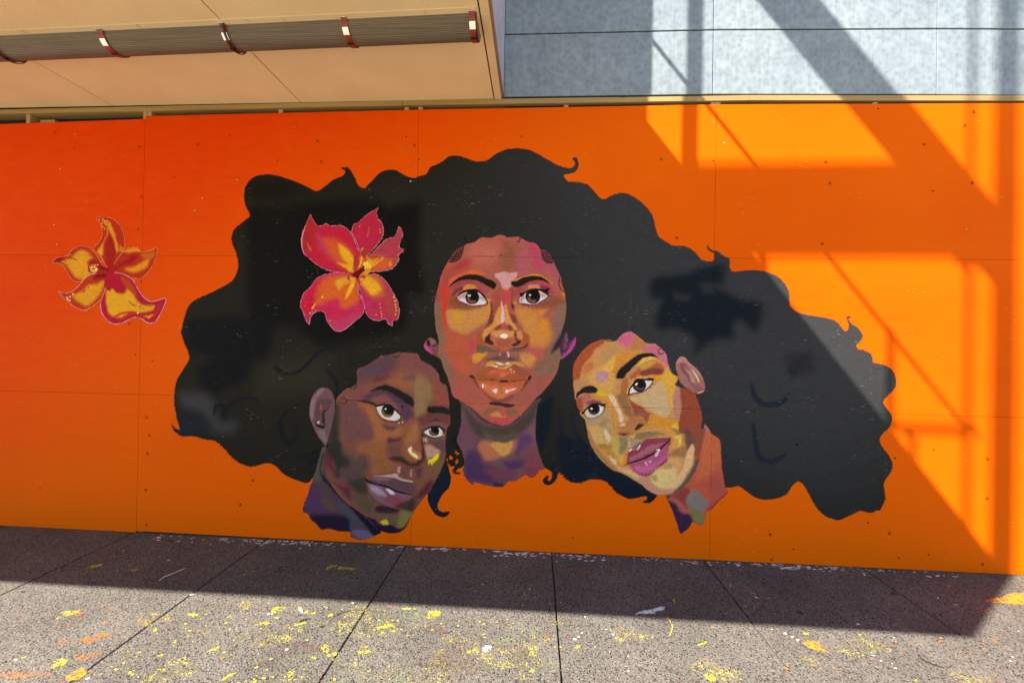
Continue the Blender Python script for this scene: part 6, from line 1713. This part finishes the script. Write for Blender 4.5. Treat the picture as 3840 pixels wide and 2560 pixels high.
def head(pref, fig, label, eyes, brows, lips, nose):
    f = painted('painted_face', SKIN, hoard, pref + '_face', fig, 4, 5.2, edge=4.0, rag=3.0)
    tag(f, label)
    painted('painted_neck', SKIN, f, pref + '_neck', fig + 'n', 2, 6.0, edge=6.0, rag=7.0, dry=14.0)
    for e in eyes: painted('painted_eye', SKIN, f, e, fig, 5, 2.8)
    for e in brows: painted('painted_eyebrow', SKIN, f, e, fig, 5, 4.0)
    painted('painted_lips', SKIN, f, lips, fig, 5, 3.6)
    painted('painted_nose', SKIN, f, nose, fig, 5, 4.0)
    return f
fc = head('C', 'C', 'large frontal painted face with red brown skin in the middle', ('C_eyeL', 'C_eyeR'), ('C_browL', 'C_browR'), 'C_lips', 'C_nose')
painted('painted_ear', SKIN, fc, 'C_earL', 'Ce', 3, 5.0)
painted('painted_ear', SKIN, fc, 'C_earR', 'Ce', 3, 5.0)
fl = head('L', 'L', 'dark brown painted face with purple shadows below the pink flower', ('L_eyeL', 'L_eyeR'), ('L_browL', 'L_browR'), 'L_lips', 'L_nose')
painted('painted_ear', SKIN, fl, 'L_ear', 'Le', 3, 4.5)
fr = head('R', 'R', 'tilted painted face with golden skin and magenta lips', ('R_eyeL', 'R_eyeR'), ('R_browL', 'R_browR'), 'R_lips', 'R_nose')
painted('painted_ear', SKIN, fr, 'R_ear', 'Re', 3, 4.5)

def flower(pref, figp, label):
    ctr = painted('painted_flower', BLOOM, hoard, pref + '_center', figp + 'z', 4, 4.0, edge=8.0, rag=5.0)
    tag(ctr, label)
    for i, k in enumerate('abcde'):
        painted('petal', BLOOM, ctr, pref + '_' + k, figp + k, 2.0 + 0.3 * i, 4.4, edge=4.0, rag=5.0)
flower('pk', 'p', 'pink painted hibiscus in the black hair')
flower('of', 'o', 'orange painted hibiscus on the bare orange wall')

# screw heads and nail holes
def disc_mesh(name, rings, n=14):
    """concentric rings: (radius, depth, srgb)"""
    me = bpy.data.meshes.new(name)
    vs_, fs, cs = [(0, rings[0][1], 0)], [], [rings[0][2]]
    for r, y, c in rings:
        for j in range(n):
            t = 2 * math.pi * j / n
            vs_.append((r * math.cos(t), y, r * math.sin(t))); cs.append(c)
    for j in range(n): fs.append((0, 1 + j, 1 + (j + 1) % n))
    for i in range(len(rings) - 1):
        for j in range(n):
            a, b_ = 1 + i * n, 1 + (i + 1) * n
            fs.append((a + j, b_ + j, b_ + (j + 1) % n, a + (j + 1) % n))
    me.from_pydata(vs_, [], fs)
    ca = me.color_attributes.new('paint', 'FLOAT_COLOR', 'POINT')
    ca.data.foreach_set('color', np.array([[*(srgb(c) / SHADE), 1] for c in cs], np.float32).ravel())
    fa = me.attributes.new('cover', 'FLOAT', 'POINT')
    fa.data.foreach_set('value', np.ones(len(vs_), np.float32))
    me.materials.append(SKIN)
    return me
SM = {'r': disc_mesh('screw', ((0.0055, -0.0006, 'b04a08'), (0.0075, -0.0006, '6a2604'), (0.0100, -0.0014, '5a1c02'), (0.0112, -0.0003, 'a03c04'))),
      'b': disc_mesh('screw', ((0.0050, -0.0008, 'c8a070'), (0.0075, -0.0012, 'a87038'), (0.0095, -0.0012, '6a3010'), (0.0102, -0.0003, '8a3808'))),
      'h': disc_mesh('screw', ((0.0030, -0.0006, '1c0a04'), (0.0052, -0.0010, '2c1004'), (0.0064, -0.0003, '8a3404'))),
      'k': disc_mesh('screw', ((0.0060, -0.0024, '16140f'), (0.0085, -0.0024, '0a0908'), (0.0105, -0.0028, '3a342c'), (0.011, -0.0018, '28261f')))}
for ln in SCREWS.strip().splitlines():
    k, p = ln.split()
    x, z = (float(v) / 1000 for v in p.split(','))
    o = mesh_obj('screw', SM[k], SKIN, hoard, (x, -0.0004 if k != 'k' else -0.0002, z))
    o.rotation_euler = (0, random.uniform(0, 6.28), 0)

# ------------------------------------------------------------------ paint on the pavement
PAL = {'Y': splash_mat('yellow_splash', (0.60, 0.46, 0.012), 0.475, 0.53), 'O': splash_mat('orange_splash', (0.50, 0.16, 0.012), 0.47, 0.62),
       'D8': splash_mat('amber_splash', (0.50, 0.24, 0.015), 0.42, 0.54), 'W': splash_mat('white_splash', (0.72, 0.72, 0.72), 0.45, 0.51), 'H': splash_mat('yellow_scuff', (0.50, 0.40, 0.02), 0.545, 0.60), 'V': splash_mat('green_scuff', (0.22, 0.32, 0.10), 0.55, 0.62),
       'B': splash_mat('pale_blue_splash', (0.62, 0.70, 0.76), 0.40, 0.47), 'M': splash_mat('maroon_stain', (0.15, 0.060, 0.062), 0.47, 0.75),
       'G': splash_mat('green_splash', (0.12, 0.30, 0.12), 0.48, 0.62), 'K': splash_mat('gum_spot', (0.016, 0.014, 0.014), 0.30, 0.40)}
def splat_mesh(name, poly, z, rag, rnd):
    p = smooth(np.array(poly), 7)
    d = np.roll(p, -1, 0) - np.roll(p, 1, 0)
    nrm = np.stack([d[:, 1], -d[:, 0]], 1) / (np.linalg.norm(d, axis=1)[:, None] + 1e-9)
    p = p + nrm * (np.array([rnd.gauss(0, rag) for _ in p])[:, None])
    c = p.mean(0)
    bm = bmesh.new()
    vs_ = [bm.verts.new((x, y, z)) for x, y in p]
    try:
        f = bm.faces.new(vs_)
        bmesh.ops.triangulate(bm, faces=[f])
    except ValueError:
        pass
    for f in bm.faces:
        if f.normal.z < 0: f.normal_flip()
    return from_bm(name, bm)
rnd = random.Random(3)
for i, ln in enumerate(SPLASHES.strip().splitlines()):
    k, pts = ln.split(' ', 1)
    poly = parse(pts) / 1000
    size = float(np.ptp(poly, axis=0).max())
    nm = 'gum_spot' if k == 'K' else 'paint_splash'
    mesh_obj(nm, splat_mesh(nm, poly, 0.0012 + 0.00004 * (i % 20), 0.04 * min(size, 0.12) if k != 'K' else 0.001, rnd), PAL[k], pave)

# faint scuffed-in patches of old paint
for k, n_, x0, x1, y0, y1 in (('H', 34, -1.3, 1.3, -1.45, -0.78), ('H', 14, 1.0, 3.6, -1.5, -0.8), ('V', 12, -0.4, 1.3, -1.4, -0.82), ('M', 5, -0.9, 1.0, -1.5, -0.9)):
    for _ in range(n_):
        cx_, cy_, a_ = rnd.uniform(x0, x1), rnd.uniform(y0, y1), rnd.uniform(0.05, 0.17)
        poly = np.array([(cx_ + a_ * rnd.uniform(0.5, 1.2) * math.cos(t), cy_ + a_ * 0.5 * rnd.uniform(0.5, 1.2) * math.sin(t)) for t in np.arange(8) * math.pi / 4])
        mesh_obj('paint_scuff', splat_mesh('paint_scuff', poly, 0.0009, 0.006, rnd), PAL[k], pave)

# countless small drips
def specks(name, items, mat, z):
    bm = bmesh.new()
    for (x, y, r, st, an) in items:
        n = 7
        ca_, sa_ = math.cos(an), math.sin(an)
        vs_ = []
        for j in range(n):
            t = 2 * math.pi * j / n
            rr = r * rnd.uniform(0.6, 1.25)
            a, b_ = rr * math.cos(t) * st, rr * math.sin(t)
            vs_.append(bm.verts.new((x + a * ca_ - b_ * sa_, y + a * sa_ + b_ * ca_, z)))
        bm.faces.new(vs_)
    o = mesh_obj(name, from_bm(name, bm), mat, pave)
    tag(o, kind='stuff')
def cluster(n, x0, x1, y0, y1, r0, r1, cl=0.35):
    out = []
    while len(out) < n:
        cx_, cy_ = rnd.uniform(x0, x1), rnd.uniform(y0, y1)
        for _ in range(rnd.randint(1, 9)):
            x, y = rnd.gauss(cx_, cl * 0.25), rnd.gauss(cy_, cl * 0.16)
            if x0 - .2 < x < x1 + .2 and y0 < y < min(y1, -0.012):
                out.append((x, y, r0 * (r1 / r0) ** (rnd.random() ** 2.2), rnd.uniform(1, 2.4), rnd.uniform(-0.5, 0.5)))
    return out
FLAT = {k: plain_mat(k + '_drips', c, 0.5, 0.0, 0.1) for k, c in (('yellow', (0.62, 0.50, 0.012)), ('orange', (0.60, 0.17, 0.012)), ('white', (0.74, 0.75, 0.78)), ('red', (0.32, 0.045, 0.05)), ('green', (0.16, 0.34, 0.12)))}
specks('yellow_drips', cluster(520, -1.4, 1.1, -1.9, -0.78, 0.0013, 0.0060) + cluster(110, -0.6, 3.6, -1.9, -0.72, 0.0014, 0.006) + cluster(60, -3, 4, -0.75, -0.1, 0.0014, 0.006), FLAT['yellow'], 0.0021)
specks('orange_drips', cluster(150, -2.6, 1.0, -1.8, -0.7, 0.0016, 0.006) + cluster(120, 1.0, 4.4, -1.7, -0.3, 0.0016, 0.007) + cluster(50, -3, 4, -0.7, -0.05, 0.0016, 0.007), FLAT['orange'], 0.0023)
foot = [(rnd.uniform(-2.2, 4.3), -0.014 - abs(rnd.gauss(0, 0.045)), 0.0022 * (4.2 ** rnd.random()), rnd.uniform(1.2, 3.2), rnd.uniform(-0.3, 0.3)) for _ in range(190)]
foot += [(rnd.gauss(c_, 0.10), -0.014 - abs(rnd.gauss(0, 0.03)), 0.003 * (3.2 ** rnd.random()), rnd.uniform(1.5, 3.5), rnd.uniform(-0.3, 0.3)) for c_ in (-1.35, -1.1, -0.85, 0.25, 0.85, 1.3, 2.75, 3.05, 3.3) for _ in range(16)]
specks('white_drips', foot + cluster(90, -2.4, 4.3, -1.7, -0.2, 0.0014, 0.007) + cluster(60, 2.0, 3.6, -1.6, -0.8, 0.0014, 0.006), FLAT['white'], 0.0025)
specks('red_drips', cluster(70, -1.5, 3.5, -1.7, -0.4, 0.0014, 0.006), FLAT['red'], 0.0027)
specks('green_drips', cluster(60, -0.8, 1.4, -1.7, -0.8, 0.002, 0.007), FLAT['green'], 0.0029)

# ------------------------------------------------------------------ litter
LABELS = {'twig': ['short dark curved twig among yellow paint splashes on the pavement', 'thin pale brown stalk lying across the slab joint beside yellow paint', 'long thin dark twig on the sunlit pavement at lower right'],
          'wire': ['thin pale bent wire lying in the shade on the pavement at left'], 'dribble': [], 'petal': ['small cream dry petal beside yellow paint splashes']}
cnt = {}
for ln in LITTER.strip().splitlines():
    k, pts = ln.split(' ', 1)
    p = parse(pts) / 1000
    i = cnt.get(k, 0); cnt[k] = i + 1
    if k in ('twig', 'wire'):
        q = smooth(p, 4, False)
        c = q.mean(0)
        r = {'twig': (0.0042, 0.0022, 0.0032)[min(i, 2)], 'wire': 0.0022}[k]
        o = mesh_obj(k, tube_mesh(k, [(a - c[0], b_ - c[1], 0.001 + r + 0.004 * math.sin(3.0 * j / len(q))) for j, (a, b_) in enumerate(q)], r, 6, 0.5 if k == 'twig' else None), TWIGM if k == 'twig' else WIREM, None, (c[0], c[1], 0))
        tag(o, LABELS[k][i], k)
    elif k == 'dribble':
        bm = bmesh.new()
        q = smooth(p, 6, False)
        L_, R_ = [], []
        for j, (a, b_) in enumerate(q):
            d = q[min(j + 1, len(q) - 1)] - q[max(j - 1, 0)]
            nn = np.array((-d[1], d[0])) / (np.linalg.norm(d) + 1e-9) * 0.003
            L_.append(bm.verts.new((a + nn[0], b_ + nn[1], 0.0031))); R_.append(bm.verts.new((a - nn[0], b_ - nn[1], 0.0031)))
        for j in range(len(q) - 1): bm.faces.new((L_[j], R_[j], R_[j + 1], L_[j + 1]))
        mesh_obj('paint_splash', from_bm('paint_splash', bm), PAL['Y'], pave)
    else:
        c = p.mean(0)
        bm = bmesh.new()
        q = smooth(p, 5) - c
        top = [bm.verts.new((a, b_, 0.006 + 0.004 * math.sin(6 * a / 0.03))) for a, b_ in q]
        bot = [bm.verts.new((a * 0.96, b_ * 0.96, 0.002)) for a, b_ in q]
        bm.faces.new(top); bm.faces.new(bot[::-1])
        for j in range(len(q)): bm.faces.new((bot[j], bot[(j + 1) % len(q)], top[(j + 1) % len(q)], top[j]))
        o = mesh_obj('dry_petal', from_bm('dry_petal', bm), PETALM, None, (c[0], c[1], 0))
        tag(o, LABELS['petal'][0], 'petal')
